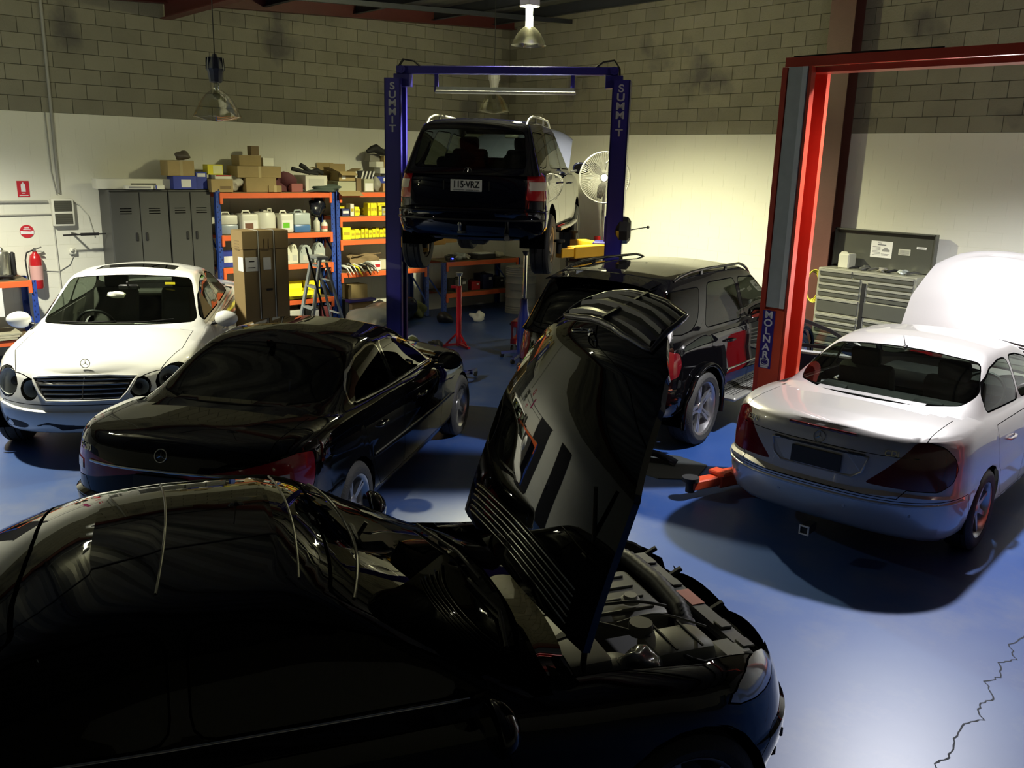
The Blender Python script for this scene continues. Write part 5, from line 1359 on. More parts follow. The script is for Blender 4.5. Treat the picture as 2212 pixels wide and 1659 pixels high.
# ---------------------------------------------------------------- cartons and containers
def carton(label, x1, y0, y1, z0, z1, d=.32, m=None, tape_=True, flaps=0, rot=0, sticker=None, cat='carton', name='carton', group=None):
    w, h = y1-y0, z1-z0
    T = thing(name, label, cat, (x1-d/2, (y0+y1)/2, z0), rot, group)
    m = m or card
    if flaps:
        b = MB(); t = .006
        b.box((0, 0, t/2), (d, w, t)); b.box((d/2-t/2, 0, h/2), (t, w, h)).box((-d/2+t/2, 0, h/2), (t, w, h)).box((0, w/2-t/2, h/2), (d, t, h)).box((0, -w/2+t/2, h/2), (d, t, h)); b.build('carton_body', m, T)
        for s in (-1, 1):
            a = .6; b = MB(); L = min(w*.45, .16); b.bar((0, s*w/2, h), (0, s*(w/2+L*math.cos(a)), h+L*math.sin(a)*flaps), d*.96, .004); b.build('flap', m, T)
        b = MB(); b.bar((d/2, 0, h), (d/2+.09, 0, h-.06), w*.94, .004); b.build('flap', m, T)
        b = MB(); b.bar((-d/2, 0, h), (-d/2-.02, 0, h+.12), w*.94, .004); b.build('flap', m, T)
    else:
        MB().box((0, 0, h/2), (d, w, h), .003).build('carton_body', m, T)
        if tape_: MB().box((.001, 0, h/2+.0008), (d+.003, .045, h+.0025)).build('tape', tape, T)
    if sticker: MB().box((d/2+.0015, sticker[0]*w, h*sticker[1]), (.002, w*sticker[2], h*sticker[3])).build('paper_label', sticker[4] if len(sticker) > 4 else paper, T)
    return T
CT = 2.29          # cupboard top
carton('long flat white carton on top of the grey cupboards', -13.30, 3.90, 4.93, CT, CT+.14, .22, white_pl, False, sticker=(.12, .5, .35, .12, ink))
carton('slim printed white box lying in front of the long white carton', -13.14, 4.24, 4.62, CT, CT+.055, .12, white_pl, False, sticker=(0, .5, .8, .45, mat('print_grey', (.25, .25, .25), .6)))
carton('small white and blue box at the right end of the cupboard tops', -13.14, 4.65, 4.78, CT, CT+.06, .12, white_pl, False, sticker=(-.42, .5, .14, .9, bluem))
carton('blue printed carton on the cupboard, under the plain cardboard box', -13.16, 4.92, 5.26, CT, CT+.19, .26, bluem, False, sticker=(.05, .45, .42, .6, paper))
carton('second blue carton standing at the right corner of the cupboards', -13.22, 5.28, 5.45, CT, CT+.25, .22, bluem, False, sticker=(.0, .82, .7, .2, paper))
carton('plain cardboard box resting on the blue carton', -13.18, 4.86, 5.25, CT+.192, CT+.41, .30, None, True)
o = MB().blob((-13.3, 5.12, CT+.475), (.09, .11, .07), noise=.5, seed=8, flat=.06).build('crumpled_bag', mat('bag_brown_grey', (.12, .10, .08), .5, coat=.3), None, smooth=60); tag(o, 'crumpled brown and clear bag on top of the cardboard box', 'bag')
RT = 2.25          # rack top
carton('cardboard box with printed mark at the left end of the rack top', -13.1, 5.46, 5.80, RT, RT+.19, .34, None, False, sticker=(.15, .35, .5, .25, cardd))
carton('flat white and red box on the left cardboard box', -13.14, 5.54, 5.80, RT+.192, RT+.25, .24, white_pl, False, sticker=(0, .85, .9, .3, redm))
carton('bright yellow and white carton at the back of the rack top', -13.30, 5.50, 5.74, RT+.252, RT+.40, .18, yellow_m, False, sticker=(.15, .5, .6, .8, mat('pale_yellow', (.75, .75, .4), .5)))
o = MB().blob((-13.28, 5.88, RT+.12), (.12, .12, .10), noise=.6, seed=11, flat=.11).build('crumpled_paper', mat('crumple_white', (.5, .48, .4), .7), None, smooth=60); tag(o, 'crumpled pale paper between two cardboard boxes', 'paper')
carton('wide lower cardboard box of the stack on the left rack', -13.12, 6.02, 6.52, RT, RT+.215, .40, None, False)
carton('long middle cardboard box of the stack on the left rack', -13.14, 5.90, 6.62, RT+.217, RT+.39, .40, None, True)
carton('upper square cardboard box of the stack, flap standing up', -13.22, 5.97, 6.33, RT+.392, RT+.55, .28, None, False)
carton('small upright dark carton on top of the box stack', -13.30, 6.21, 6.34, RT+.552, RT+.69, .14, cardd, False)
carton('small white box beside the upper box of the stack', -13.24, 6.37, 6.55, RT+.392, RT+.52, .16, white_pl, False)
carton('tiny cardboard box at the front edge of the left rack top', -13.1, 6.38, 6.60, RT, RT+.10, .14, None, True)
o = MB().blob((-13.28, 6.68, RT+.12), (.14, .20, .17), noise=.45, seed=21, flat=.115).build('maroon_cloth', mat('maroon', (.10, .03, .035), .8), None, smooth=60); tag(o, 'maroon cloth bundle on the left rack top', 'cloth')
carton('small reddish box next to the maroon cloth', -13.12, 6.78, 6.98, RT, RT+.13, .2, mat('red_card', (.30, .10, .09), .8), False)
carton('large white carton on the rack top with dark hoses on it', -13.12, 7.03, 7.42, RT, RT+.26, .40, mat('card_white', (.62, .60, .50), .7), False, sticker=(.0, .5, .7, .6, mat('faint_print', (.50, .49, .42), .7)))
b = MB()
b.tube([(-13.2, 6.84, RT+.36), (-13.2, 6.98, RT+.33), (-13.2, 7.12, RT+.30), (-13.2, 7.3, RT+.285)], [.035, .03, .025, .025], 10)
T = thing('rubber_hose', 'black bent rubber hoses lying on the large white carton', 'hose', (0, 0, 0)); b.build('hose_piece', rubber, T, smooth=60)
b = MB(); b.tube([(-13.3, 7.04, RT+.42), (-13.3, 7.12, RT+.38), (-13.3, 7.2, RT+.30), (-13.3, 7.34, RT+.34), (-13.3, 7.44, RT+.29)], .038, 10); b.build('hose_piece', rubber, T, smooth=60)
o = MB().blob((-13.16, 7.36, RT+.04), (.12, .34, .07), noise=.4, seed=31, flat=.035).build('green_cloth', mat('green_grey', (.05, .07, .055), .8), None, smooth=60); tag(o, 'dark green cloth draped at the front of the rack top', 'cloth')
carton('open cardboard box at the back between the two racks', -13.48, 7.52, 7.86, RT, RT+.34, .16, None, False, flaps=.5)
carton('grey-green open carton at the right rack, lower one', -13.12, 7.62, 7.96, RT, RT+.17, .34, mat('card_grey', (.40, .40, .28), .8), False)
carton('open cardboard box with white sticker on the grey-green carton', -13.16, 7.66, 7.98, RT+.172, RT+.33, .30, None, False, flaps=.6, sticker=(-.2, .4, .22, .35))
o = MB(); o.box((0, 0, 0), (.16, .42, .004)); o = o.build('card_flap', card, None, loc=(-13.02, 7.80, RT-.02)); o.rotation_euler[1] = .5; tag(o, 'loose cardboard flap hanging over the front beam', 'cardboard')
carton('narrow dark box standing on the right rack top', -13.2, 8.02, 8.12, RT, RT+.22, .2, cardd, False)
carton('white-fronted box standing on the right rack top', -13.14, 8.14, 8.32, RT, RT+.21, .2, mat('card_grey'), False, sticker=(0, .38, .85, .6))
carton('pale carton behind the white-fronted box', -13.40, 8.06, 8.28, RT, RT+.33, .16, white_pl, False)
o = MB().blob((-13.24, 8.42, RT+.11), (.10, .085, .12), noise=.35, seed=41, flat=.105).build('plastic_bag', mat('clear_bag', (.30, .29, .24), .2, coat=.6), None, smooth=60); tag(o, 'clear plastic bag on the right rack top', 'bag')
carton('small brown carton at the front of the right rack top', -13.14, 8.51, 8.66, RT, RT+.14, .15, mat('card_tan', (.42, .27, .12), .8), False)
T = carton('black and white striped carton on the right rack top', -13.36, 8.16, 8.46, RT+.18, RT+.34, .18, blackm, False)
for k in range(4):
    b = MB(); b.prism([(-.11+k*.07, 0), (-.08+k*.07, 0), (-.03+k*.07, .155), (-.06+k*.07, .155)], (.0905, 0, 0), (0, 1, 0), (0, 0, 1), .002); b.build('white_stripe', paper, T)
carton('carton supporting the striped carton', -13.36, 8.18, 8.44, RT, RT+.178, .18, cardd, False)
carton('stacked white boxes piece, lower one', -13.28, 8.68, 8.90, RT, RT+.30, .2, mat('card_white'), False)
carton('small white carton on the tall pile at the right rack', -13.28, 8.55, 8.83, RT+.302, RT+.40, .2, white_pl, False, sticker=(.1, .5, .12, .3, ink))
carton('second small white carton on the pile, slightly turned', -13.30, 8.45, 8.68, RT+.402, RT+.50, .18, white_pl, False, rot=.2)
carton('blue carton on the right rack top', -13.2, 8.44, 8.64, RT+.142, RT+.25, .2, bluem, False, sticker=(.25, .6, .3, .5))
carton('tall dark cardboard box at the right end of the rack top', -13.14, 8.70, 8.94, RT, RT+.30, .13, cardd, False)
carton('tan cardboard box high on the pile beside the blue post', -13.3, 8.64, 8.92, RT+.402, RT+.60, .26, None, False)
carton('grey carton under the black garment', -13.40, 8.42, 8.62, RT+.502, RT+.63, .18, mat('card_grey2', (.25, .24, .2), .8), False)
b = MB(); b.tube([(-13.3, 8.30, RT+.66), (-13.3, 8.40, RT+.70), (-13.3, 8.47, RT+.72), (-13.3, 8.6, RT+.66), (-13.3, 8.9, RT+.655)], [.03, .06, .075, .06, .065], 10); tag(b.build('black_garment', blackm, None, smooth=60), 'black garment lying over the highest cartons', 'garment')
# fluid containers
def jerry(label, x1, y0, y1, z0, z1, m, liquid=None, lvl=.5, lab=None, d=.26, cap=blackm):
    w, h = y1-y0, z1-z0; T = thing('jerry_can', label, 'container', (x1-d/2, (y0+y1)/2, z0), 0, 'fluid containers on the rack')
    hb = h*.86
    if liquid:
        MB().box((0, 0, hb*lvl/2), (d, w, hb*lvl), .02, seg=2).build('liquid', liquid, T, smooth=40)
        MB().box((0, 0, hb*(1+lvl)/2), (d*.995, w*.995, hb*(1-lvl)), .025, seg=2).build('can_body', m, T, smooth=40)
    else: MB().box((0, 0, hb/2), (d, w, hb), .03, seg=3).build('can_body', m, T, smooth=40)
    b = MB(); b.tube([(0, -w*.30, hb-.01), (0, -w*.22, h-.012), (0, w*.12, h-.012), (0, w*.2, hb-.01)], .014, 8); b.build('handle', m, T, smooth=60)
    b = MB(); b.cyl((0, w*.34, hb-.01), (0, w*.34, hb+.03), .026, seg=14); b.build('cap', cap, T, smooth=30)
    if lab: MB().box((d/2+.0015, 0, hb*.42), (.002, w*.82, hb*.5)).build('paper_label', paper, T); MB().box((d/2+.003, -w*.08, hb*.40), (.002, w*.48, hb*.28)).build('label_patch', lab, T)
    return T
R1 = 1.61
pe = mat('white_polyethylene', (.62, .62, .54), .4); peb = mat('clear_polyethylene', (.42, .48, .48), .3); blq = mat('blue_liquid', (.06, .15, .34), .3); glq = mat('grey_liquid', (.28, .33, .38), .3)
jerry('white container half filled with grey-blue fluid behind the rack upright', -13.16, 5.60, 5.88, R1, R1+.34, pe, glq, .5)
jerry('white container with a brown label', -13.12, 5.92, 6.20, R1, R1+.36, pe, None, .5, mat('label_brown', (.15, .06, .03), .6))
jerry('dark container behind the brown-labelled one', -13.38, 5.80, 6.02, R1, R1+.28, darkgrey)
T = thing('plastic_drum', 'round cream plastic drum among the containers', 'container', (-13.30, 6.36, R1), 0, 'fluid containers on the rack'); MB().lathe([(.001, 0), (.18, 0), (.19, .02), (.19, .27), (.17, .32), (.06, .34), (.05, .35), (.001, .35)], 28).build('drum_body', pe, T, smooth=40); MB().cyl((.05, -.05, .33), (.05, -.05, .37), .03).build('cap', blackm, T); MB().tube([(.0, .08, .33), (.0, .08, .37), (.0, .14, .37), (.0, .14, .32)], .01, 6).build('handle', pe, T)
jerry('white container with a bright green label', -13.10, 6.56, 6.79, R1, R1+.35, pe, None, .5, mat('label_green', (.14, .50, .02), .5))
jerry('clear container with blue fluid in its lower half', -13.10, 6.80, 7.09, R1, R1+.36, peb, blq, .38, cap=pe)
jerry('narrow pale green container beside the blue fluid', -13.25, 7.10, 7.18, R1, R1+.27, mat('pale_green', (.40, .45, .30), .4), None, d=.15)
def bottle(label, x, y, z, r, h, m, lab=None):
    T = thing('bottle', label, 'bottle', (x, y, z), 0, 'bottles on the rack'); MB().lathe([(.001, 0), (r*.95, 0), (r, .01), (r, h*.70), (r*.75, h*.8), (r*.35, h*.86), (r*.35, h*.93), (.001, h*.93)], 20).build('bottle_body', m, T, smooth=40)
    MB().cyl((0, 0, h*.92), (0, 0, h), r*.42, seg=12).build('cap', m, T)
    if lab: MB().lathe([(r*1.01, h*.2), (r*1.015, h*.2), (r*1.015, h*.5), (r*1.01, h*.5)], 20).build('paper_label', lab, T, smooth=60)
bottle('pale bottle at the right end of the container shelf', -13.22, 7.26, R1, .055, .22, mat('milky', (.5, .5, .42), .4))
bottle('white bottle with a red label at the right end of the container shelf', -13.18, 7.38, R1, .052, .18, white_pl, mat('label_red', (.55, .15, .12), .5))
o = MB().blob((-13.3, 7.32, R1+.38), (.10, .13, .16), noise=.3, seed=51).build('black_bag', mat('bag_black', (.01, .012, .02), .25, coat=.6), None, smooth=60); o.parent = None; tag(o, 'shiny black bag hanging from the top beam of the left rack', 'bag')
b = MB(); b.prism([(-.05, -.14), (.09, -.14), (.12, .12), (.02, .10)], (-13.52, 7.2, 2.02), (0, 1, 0), (0, 0, 1), .004); tag(b.build('white_sheet', paper, None), 'white sheet leaning at the back of the container shelf', 'paper')
def jug(label, x, y, z, w, h, m):
    T = thing('oil_jug', label, 'container', (x, y, z), 0, 'jugs on the third shelf'); b = MB()
    prof = [(-w/2, 0), (w/2, 0), (w/2, h*.62), (w*.30, h*.92), (w*.12, h), (-w*.1, h), (-w*.28, h*.9), (-w/2, h*.55)]
    b.prism(prof, (-.055, 0, 0), (0, 1, 0), (0, 0, 1), .11); o = b.build('jug_body', m, T)
    MB().tube([(.06, -w*.36, h*.62), (.062, -w*.22, h*.86), (.062, 0, h*.93), (.062, w*.1, h*.8)], .010, 6).build('handle', m, T, smooth=60)
    MB().cyl((0, w*.0, h*.98), (0, w*.0, h*1.06), .022).build('cap', blackm, T)
    MB().box((.056, w*.05, h*.3), (.002, w*.6, h*.3)).build('paper_label', mat('jug_label', (.45, .47, .42), .5), T)
R0 = 1.11
jug('cream oil jug just right of the tall cartons', -13.2, 6.66, R0, .15, .31, mat('cream_jug', (.60, .60, .48), .4)); jug('second cream oil jug right of the tall cartons', -13.2, 6.80, R0, .13, .31, mat('cream_jug'))
jug('grey oil jug standing left behind the ladder top', -13.2, 7.01, R0, .22, .29, mat('grey_jug', (.36, .40, .38), .4)); jug('grey oil jug standing right behind the ladder top', -13.2, 7.26, R0, .20, .32, mat('grey_jug'))
carton('blue and white packs on the third shelf behind the left upright', -13.16, 5.58, 5.98, R0, R0+.24, .2, bluem, False, sticker=(.0, .5, .8, .4))
# small yellow cartons on the right rack
Z2 = 1.85; Z1 = 1.46; G2 = 'yellow cartons on the right rack'
def yc(label, y0, y1, z, h, m=None, d=.14, x=-13.14, n=1, sk=None):
    return carton(label, x, y0, y1, z, z+h, d, m or yellow_m, False, group=G2, sticker=sk or (0, .5, .7, .25, mat('yellow_print', (.45, .36, .02), .6)))
yc('small yellow carton behind the blue and white one, upper shelf', 7.70, 7.84, Z2, .17, x=-13.30); yc('blue and white carton at the left of the upper yellow shelf', 7.70, 7.84, Z2, .12, mat('navy_card', (.03, .04, .12), .6), sk=(0, .55, .8, .35, paper))
yc('slim white carton on the upper yellow shelf', 7.86, 7.93, Z2, .20, white_pl); yc('short yellow carton right of the slim white one', 7.94, 8.03, Z2, .15)
for k in range(3): yc(['left one of three yellow cartons standing together, upper shelf', 'middle one of three yellow cartons standing together, upper shelf', 'right one of three yellow cartons standing together, upper shelf'][k], 8.20+k*.062, 8.255+k*.062, Z2, .21)
yc('tall yellow carton with another across it, upper shelf', 8.42, 8.48, Z2, .16); yc('yellow carton lying across its neighbours, upper shelf', 8.40, 8.68, Z2+.162, .05); yc('yellow carton at the right under the lying one, upper shelf', 8.60, 8.68, Z2, .16); yc('small grey carton before the yellow ones, upper shelf', 8.49, 8.58, Z2, .12, mat('card_grey')); yc('yellow carton next to the blue post, upper shelf', 8.74, 8.82, Z2, .21)
yc('large yellow carton at the left of the lower yellow shelf', 7.70, 7.86, Z1, .20)
yc('yellow carton pair, left one, lower yellow shelf', 7.90, 7.97, Z1, .15, x=-13.2); yc('yellow carton pair, right one, lower yellow shelf', 7.98, 8.06, Z1, .16, x=-13.2)
for k in range(9):
    T = yc(['first','second','third','fourth','fifth','sixth','seventh','eighth','last'][k]+' from the left in the row of yellow cartons, lower yellow shelf', 8.10+k*.075, 8.165+k*.075, Z1, .13+.02*(k % 3), x=-13.32); T['group'] = 'row of yellow cartons on the lower yellow shelf'
for k in range(4):
    T = yc(['leftmost','second','third','rightmost'][k]+' of the four low yellow cartons at the back of the upper yellow shelf', 7.96+k*.09, 8.035+k*.09, Z2, .10+.015*(k % 2), x=-13.4); T['group'] = 'dull cartons at the back'
yc('yellow carton leaning at the blue post, lower yellow shelf', 8.80, 8.88, Z1, .19)
# clutter on the lowest shelf of the right rack
Z0 = .91
carton('white and red printed carton on the lowest right shelf', -13.15, 8.26, 8.46, Z0, Z0+.15, .2, paper, False, sticker=(0, .5, .8, .35, redm)); carton('cream carton on the lowest right shelf', -13.2, 8.48, 8.66, Z0, Z0+.16, .2, mat('card_cream', (.55, .53, .40), .7), False); carton('yellow and green carton beside the blue post, lowest shelf', -13.15, 8.67, 8.82, Z0, Z0+.19, .18, yellow_m, False, sticker=(0, .45, .9, .25, mat('dark_green', (.05, .12, .03), .6)))
rg = random.Random(12); k = 0
nm = ['grey wiper arm', 'white trim strip', 'dark metal bracket', 'yellow-tipped plastic strip', 'pale hose end', 'black cable loop', 'cream plastic clip', 'grey tube', 'silver rod']
for k in range(9):
    y = 7.68+k*.07; b = MB(); x = -13.12+rg.uniform(-.05, .04); z = Z0+.03+.012*(k % 3)
    b.tube([(x-.12, y-.1, z+.05), (x-.02, y-.02, z+.06+rg.uniform(0, .04)), (x+.06, y+.05, z+.04), (x+.12, y+.10, z-.04-rg.uniform(0, .08))], [.012, .02, .018, .008], 8)
    T = tag(b.build('spare_part', [galv, white_pl, steel, yellow_m, pe, rubber, mat('card_cream'), darkgrey, galv][k], None, smooth=50), nm[k]+' in the loose heap on the lowest right shelf', 'spare part', 'loose parts on the right rack')
b = MB(); b.tube([(-13.25, 7.95, Z0+.25), (-13.25, 8.2, Z0+.27), (-13.25, 8.52, Z0+.28)], .012, 6).blob((-13.35, 8.2, Z0+.16), (.12, .30, .13), noise=.25, seed=61, flat=.15); tag(b.build('dark_bumper_piece', cardd, None, smooth=50), 'brown moulded piece at the back of the lowest right shelf', 'spare part')
# floor level under the right rack
carton('brown cardboard box under the right rack', -13.06, 7.80, 8.12, .44, .69, .30, None, False); carton('crate carrying the brown cardboard box', -13.04, 7.72, 8.22, .0, .438, .40, darkgrey, False, name='plastic_crate', cat='crate')
o = MB().box((-12.86, 7.86, .46), (.16, .52, .05), .01).build('blue_strip', blue_paint, None); tag(o, 'long dark blue box lying before the brown cardboard box', 'box')
MB().box((-12.86, 7.86, .217), (.10, .4, .434)).build('support_box', cardd, o)
o['category'] = 'box'
for i, (c, r, s, l) in enumerate((((-12.45, 7.80, .22), (.26, .42, .24), 71, 'large clear plastic bag heap on the floor beside the ladder'), ((-13.25, 8.42, .16), (.2, .17, .2), 72, 'dark grey plastic bag under the right rack'), ((-13.0, 8.84, .22), (.22, .20, .24), 73, 'black plastic bag under the right rack beside the blue post'), ((-13.1, 9.2, .14), (.17, .14, .16), 74, 'dull green bag right of the blue post'))):
    o = MB().blob(c, r, noise=.3, seed=s, flat=c[2]).build('plastic_bag', [mat('clear_bag_heap', (.36, .36, .30), .25, coat=.5), mat('bag_grey', (.08, .09, .085), .3, coat=.5), mat('bag_black'), mat('bag_green', (.12, .14, .05), .6)][i], None, smooth=60); tag(o, l, 'bag')
carton('yellow open carton on the lowest shelf of the left rack', -13.08, 6.60, 7.08, .53, .66, .34, yellow_m, False, flaps=.35)
carton('yellow carton stack behind the ladder', -13.3, 7.1, 7.34, .53, .78, .2, yellow_m, False, sticker=(0, .5, .9, .12, mat('dark_green')))
carton('red and white printed carton under the left rack', -13.1, 7.26, 7.44, .0, .36, .2, mat('card_red_white', (.50, .12, .12), .7), False, sticker=(0, .2, 1, .2)); carton('black and white box on the floor under the left rack', -13.1, 6.96, 7.2, 0, .38, .3, blackm, False, sticker=(.3, .7, .3, .3)); carton('dark low box at the floor under the left rack', -13.1, 6.2, 6.6, 0, .30, .3, darkgrey, False); carton('pale low box on the floor under the left rack', -13.12, 6.64, 6.92, 0, .34, .3, white_pl, False)
# ---------------------------------------------------------------- tall strapped cartons, ladder
ta = math.radians(90); tx = Vector((math.cos(ta), math.sin(ta), 0)); base = Vector((-10.26, 4.86, 0))
for k in range(3):
    w = (.19, .18, .17)[k]; off = (-.21, 0, .20)[k]
    T = thing('tall_carton', ['left one of three tall brown cartons, wrap-round white label', 'middle one of three tall brown cartons, hand hole low down', 'right one of three tall brown cartons'][k], 'carton', tuple(base+tx*off), ta, 'tall brown cartons')
    tc = mat('carton_olive', (.27, .19, .08), .8, var=.15, objrand=.1)
    MB().box((0, 0, .85), (w, .30, 1.70), .004).build('carton_body', tc, T)
    MB().box((0, 0, 1.81), (w+.012, .312, .22), .004).build('carton_cap', tc, T)
    if k < 2:
        b = MB(); x = w/2+.006; b.box((x, 0, .96), (.012, .318, 1.93)); b.build('white_strap', mat('strap_white', (.55, .55, .48), .5), T)
        MB().box((x+.010, 0, .93), (.010, .30, 1.92)).build('dark_edge', seam_m, T)
    if k == 0:
        MB().box((.01, -.152, 1.52), (w-.03, .003, .17)).build('paper_label', paper, T); MB().box((-w/2-.0015, -.08, 1.52), (.003, .14, .17)).build('paper_label', paper, T)
        MB().box((.01, -.154, 1.555), (.07, .001, .014)).build('print_line', ink, T); MB().box((.01, -.154, 1.48), (.09, .001, .008)).build('print_line', ink, T)
        for q in range(4): MB().box((-w/2-.0075, 0, 1.69+q*.035), (.002, .12, .008)).build('printed_line', cardd, T)
    if k == 1:
        MB().box((.0, -.152, 1.52), (w-.08, .003, .15)).build('paper_label', paper, T)
        MB().box((.02, -.152, 1.20), (.08, .004, .025), .004).build('hand_hole', blackm, T)
        b = MB(); b.bar((-.03, -.158, 1.70), (-.03, -.158, 1.82), .006, .004, up=(0, 1, 0)).bar((.03, -.158, 1.70), (.03, -.158, 1.82), .006, .004, up=(0, 1, 0)).bar((-.05, -.158, 1.70), (.05, -.158, 1.70), .006, .004, up=(0, 1, 0)); b.build('printed_arrow', cardd, T)
T = thing('step_ladder', 'aluminium step ladder standing behind the black saloon', 'ladder', (-10.55, 5.80, 0), math.radians(-5)); H = 1.50
for s in (-1, 1):
    b = MB(); b.bar((s*.24, -.32, 0), (s*.13, -.03, H), .065, .025, up=(0, 1, 0)); b.build('stile', galv, T)
    b = MB(); b.bar((s*.24, .42, 0), (s*.14, .05, H-.05), .045, .022, up=(0, 1, 0)); b.build('rear_leg', galv, T)
for k in range(5):
    z = .28+k*.28; f = z/H; b = MB(); b.box((0, -.32+.29*f+.02, z), ((.46-.22*f), .09, .025), .004); b.build('step', galv, T)
for k in range(3):
    z = .3+k*.45; f = z/H; b = MB(); b.bar((-.24+.10*f, .42-.37*f, z), (.24-.10*f, .42-.37*f, z), .03, .015); b.build('cross_brace', galv, T)
MB().box((0, 0, H+.01), (.34, .16, .04), .01).build('ladder_top', galv, T)
b = MB(); b.bar((.2, -.25, .45), (.2, .3, .47), .02, .006); b.build('spreader', steel, T)
b = MB(); b.tube([(-10.0, 5.80, 0.02), (-10.2, 5.68, .8), (-10.42, 5.56, 1.66)], .014, 8); tag(b.build('black_pole', blackpl, None, smooth=60), 'thin black pole leaning against the step ladder', 'pole')
# ---------------------------------------------------------------- workbench corner beyond the hoist
T = thing('oil_drum', 'grey ribbed steel drum standing in the room corner', 'drum', (-12.53, 11.2, 0))
pr = [(.001, 0), (.285, 0), (.29, .02)]
for z in (.06, .10, .14): pr += [(.285, z-.012), (.293, z), (.285, z+.012)]
pr += [(.285, .28), (.297, .30), (.285, .32), (.285, .56), (.297, .58), (.285, .60)]
for z in (.72, .76, .80, .84): pr += [(.285, z-.012), (.293, z), (.285, z+.012)]
pr += [(.29, .875), (.275, .88), (.27, .865), (.001, .865)]
MB().lathe(pr, 40).build('drum_body', oilgrey, T, smooth=35); MB().cyl((.12, -.12, .86), (.12, -.12, .885), .035).build('bung', steel, T)
b = MB(); b.box((0, 0, 0), (.22, .003, .035), 0, Matrix.Rotation(.53, 3, 'Z')); b.build('drum_print', mat('drum_print', (.18, .19, .18), .6), T, loc=(.148, -.247, .45))
BZ = .99
carton('black case with a white sheet on the far bench rack', -13.05, 10.55, 11.0, BZ, BZ+.09, .36, blackpl, False)
o = MB().box((-13.2, 10.8, BZ+.10), (.26, .32, .012)).build('paper_stack', paper, None); tag(o, 'white sheets lying on the black case', 'paper')
for i, (y, r, m_, l) in enumerate(((10.0, (.08, .1, .06), blackpl, 'dark clutter at the left of the far bench top'), (10.25, (.09, .12, .07), galv, 'pale tangle of parts on the far bench top'), (10.42, (.06, .07, .05), pe, 'cream crumpled cup on the far bench top'), (11.2, (.1, .12, .06), mat('card_cream'), 'cream folded cloth at the right of the far bench top'))):
    o = MB().blob((-13.2, y, BZ+r[2]*.8), r, noise=.5, seed=80+i, flat=r[2]*.8).build('bench_clutter', m_, None, smooth=50); tag(o, l, 'spare part')
o = MB().box((-13.02, 9.92, BZ+.07), (.02, .03, .02), .004).build('blue_indicator', mat('blue_led', (.02, .02, .8), .4, emis=(.02, .03, 1), estr=14), None); 
T = thing('charger', 'small black charger with a glowing blue light on the far bench', 'charger', (-13.06, 9.92, BZ)); MB().box((0, 0, .035), (.10, .12, .07), .008).build('charger_case', blackpl, T); o.parent = T
o.data.transform(Matrix.Translation((13.02, -9.92, -(BZ+.07)))); o.location = (.06, 0, .055)
for i, (y, w, h, m_, l) in enumerate(((10.2, .3, .22, darkgrey, 'dark grey tool case on the far bench lower shelf'), (10.55, .2, .16, redm, 'red toolbox on the far bench lower shelf'), (10.85, .25, .28, mat('navy_case', (.01, .015, .06), .5), 'navy tool case on the far bench lower shelf'), (11.15, .22, .2, blackpl, 'black case on the far bench lower shelf'))):
    T = carton(l, -13.08, y-w/2, y+w/2, .41, .41+h, .3, m_, False, name='tool_case', cat='tool case', sticker=(.2, .7, .25, .2)); MB().tube([(.0, -w*.2, h), (0, -w*.15, h+.03), (0, w*.15, h+.03), (0, w*.2, h)], .008, 6).build('handle', blackpl, T)
# red stand, blue transmission jack, small red trolley
T = thing('red_stand', 'tall red pole stand on the floor beside the left hoist post', 'stand', (-10.6, 8.22, 0))
MB().cyl((0, 0, 0.02), (0, 0, .95), .042, seg=16).build('outer_tube', redm, T, smooth=40); MB().cyl((0, 0, .9), (0, 0, 1.12), .022, seg=12).build('inner_tube', chrome, T, smooth=40); MB().cyl((0, 0, 1.1), (0, 0, 1.15), .045, .055).build('saddle', steel, T)
for k in range(3): a = 2*PI*k/3; MB().bar((0, 0, .05), (.26*math.cos(a), .26*math.sin(a), .02), .05, .03).build('foot', redm, T); MB().bar((0.02*math.cos(a), .02*math.sin(a), .22), (.2*math.cos(a), .2*math.sin(a), .04), .012, .03).build('gusset', redm, T)
MB().bar((0, 0, .93), (-.10, -.08, .93), .04, .04).build('clamp', redm, T)
T = thing('transmission_jack', 'blue bottle jack stand with a chrome column under the raised wagon', 'jack', (-9.33, 8.42, 0))
MB().lathe([(.001, .12), (.085, .12), (.095, .2), (.09, .62), (.06, .74), (.055, .9), (.001, .92)], 20).build('jack_body', mat('jack_blue', (.01, .02, .16), .35, coat=.4), T, smooth=40)
MB().cyl((0, 0, .9), (0, 0, 1.52), .028, seg=16).build('ram', chrome, T, smooth=40); MB().cyl((0, 0, 1.5), (0, 0, 1.58), .016, .05).build('saddle', blackpl, T); MB().cyl((.11, .02, .2), (.11, .02, .62), .014).build('side_rod', white_pl, T); MB().cyl((-.11, -.02, .2), (-.08, -.02, .5), .012).build('side_rod', white_pl, T)
for k in range(4): a = PI/2*k+.4; MB().bar((0, 0, .14), (.34*math.cos(a), .34*math.sin(a), .07), .05, .04).build('leg', mat('jack_blue'), T); MB().cyl((.34*math.cos(a)-.015, .34*math.sin(a), .035), (.34*math.cos(a)+.015, .34*math.sin(a), .035), .035).build('castor', rubber, T)
T = thing('red_trolley', 'low red tool trolley behind the blue jack', 'trolley', (-9.75, 8.95, 0), .6)
for z in (.16, .42): MB().box((0, 0, z), (.55, .36, .09), .01).build('tray', redm, T)
for sx in (-1, 1):
    for sy in (-1, 1): MB().box((sx*.25, sy*.16, .3), (.03, .03, .3)).build('corner_post', redm, T); MB().cyl((sx*.25-.012, sy*.16, .05), (sx*.25+.012, sy*.16, .05), .05).build('castor', rubber, T)
MB().bar((-.28, -.15, .42), (-.28, .15, .42), .03, .03).build('push_handle', blackpl, T)
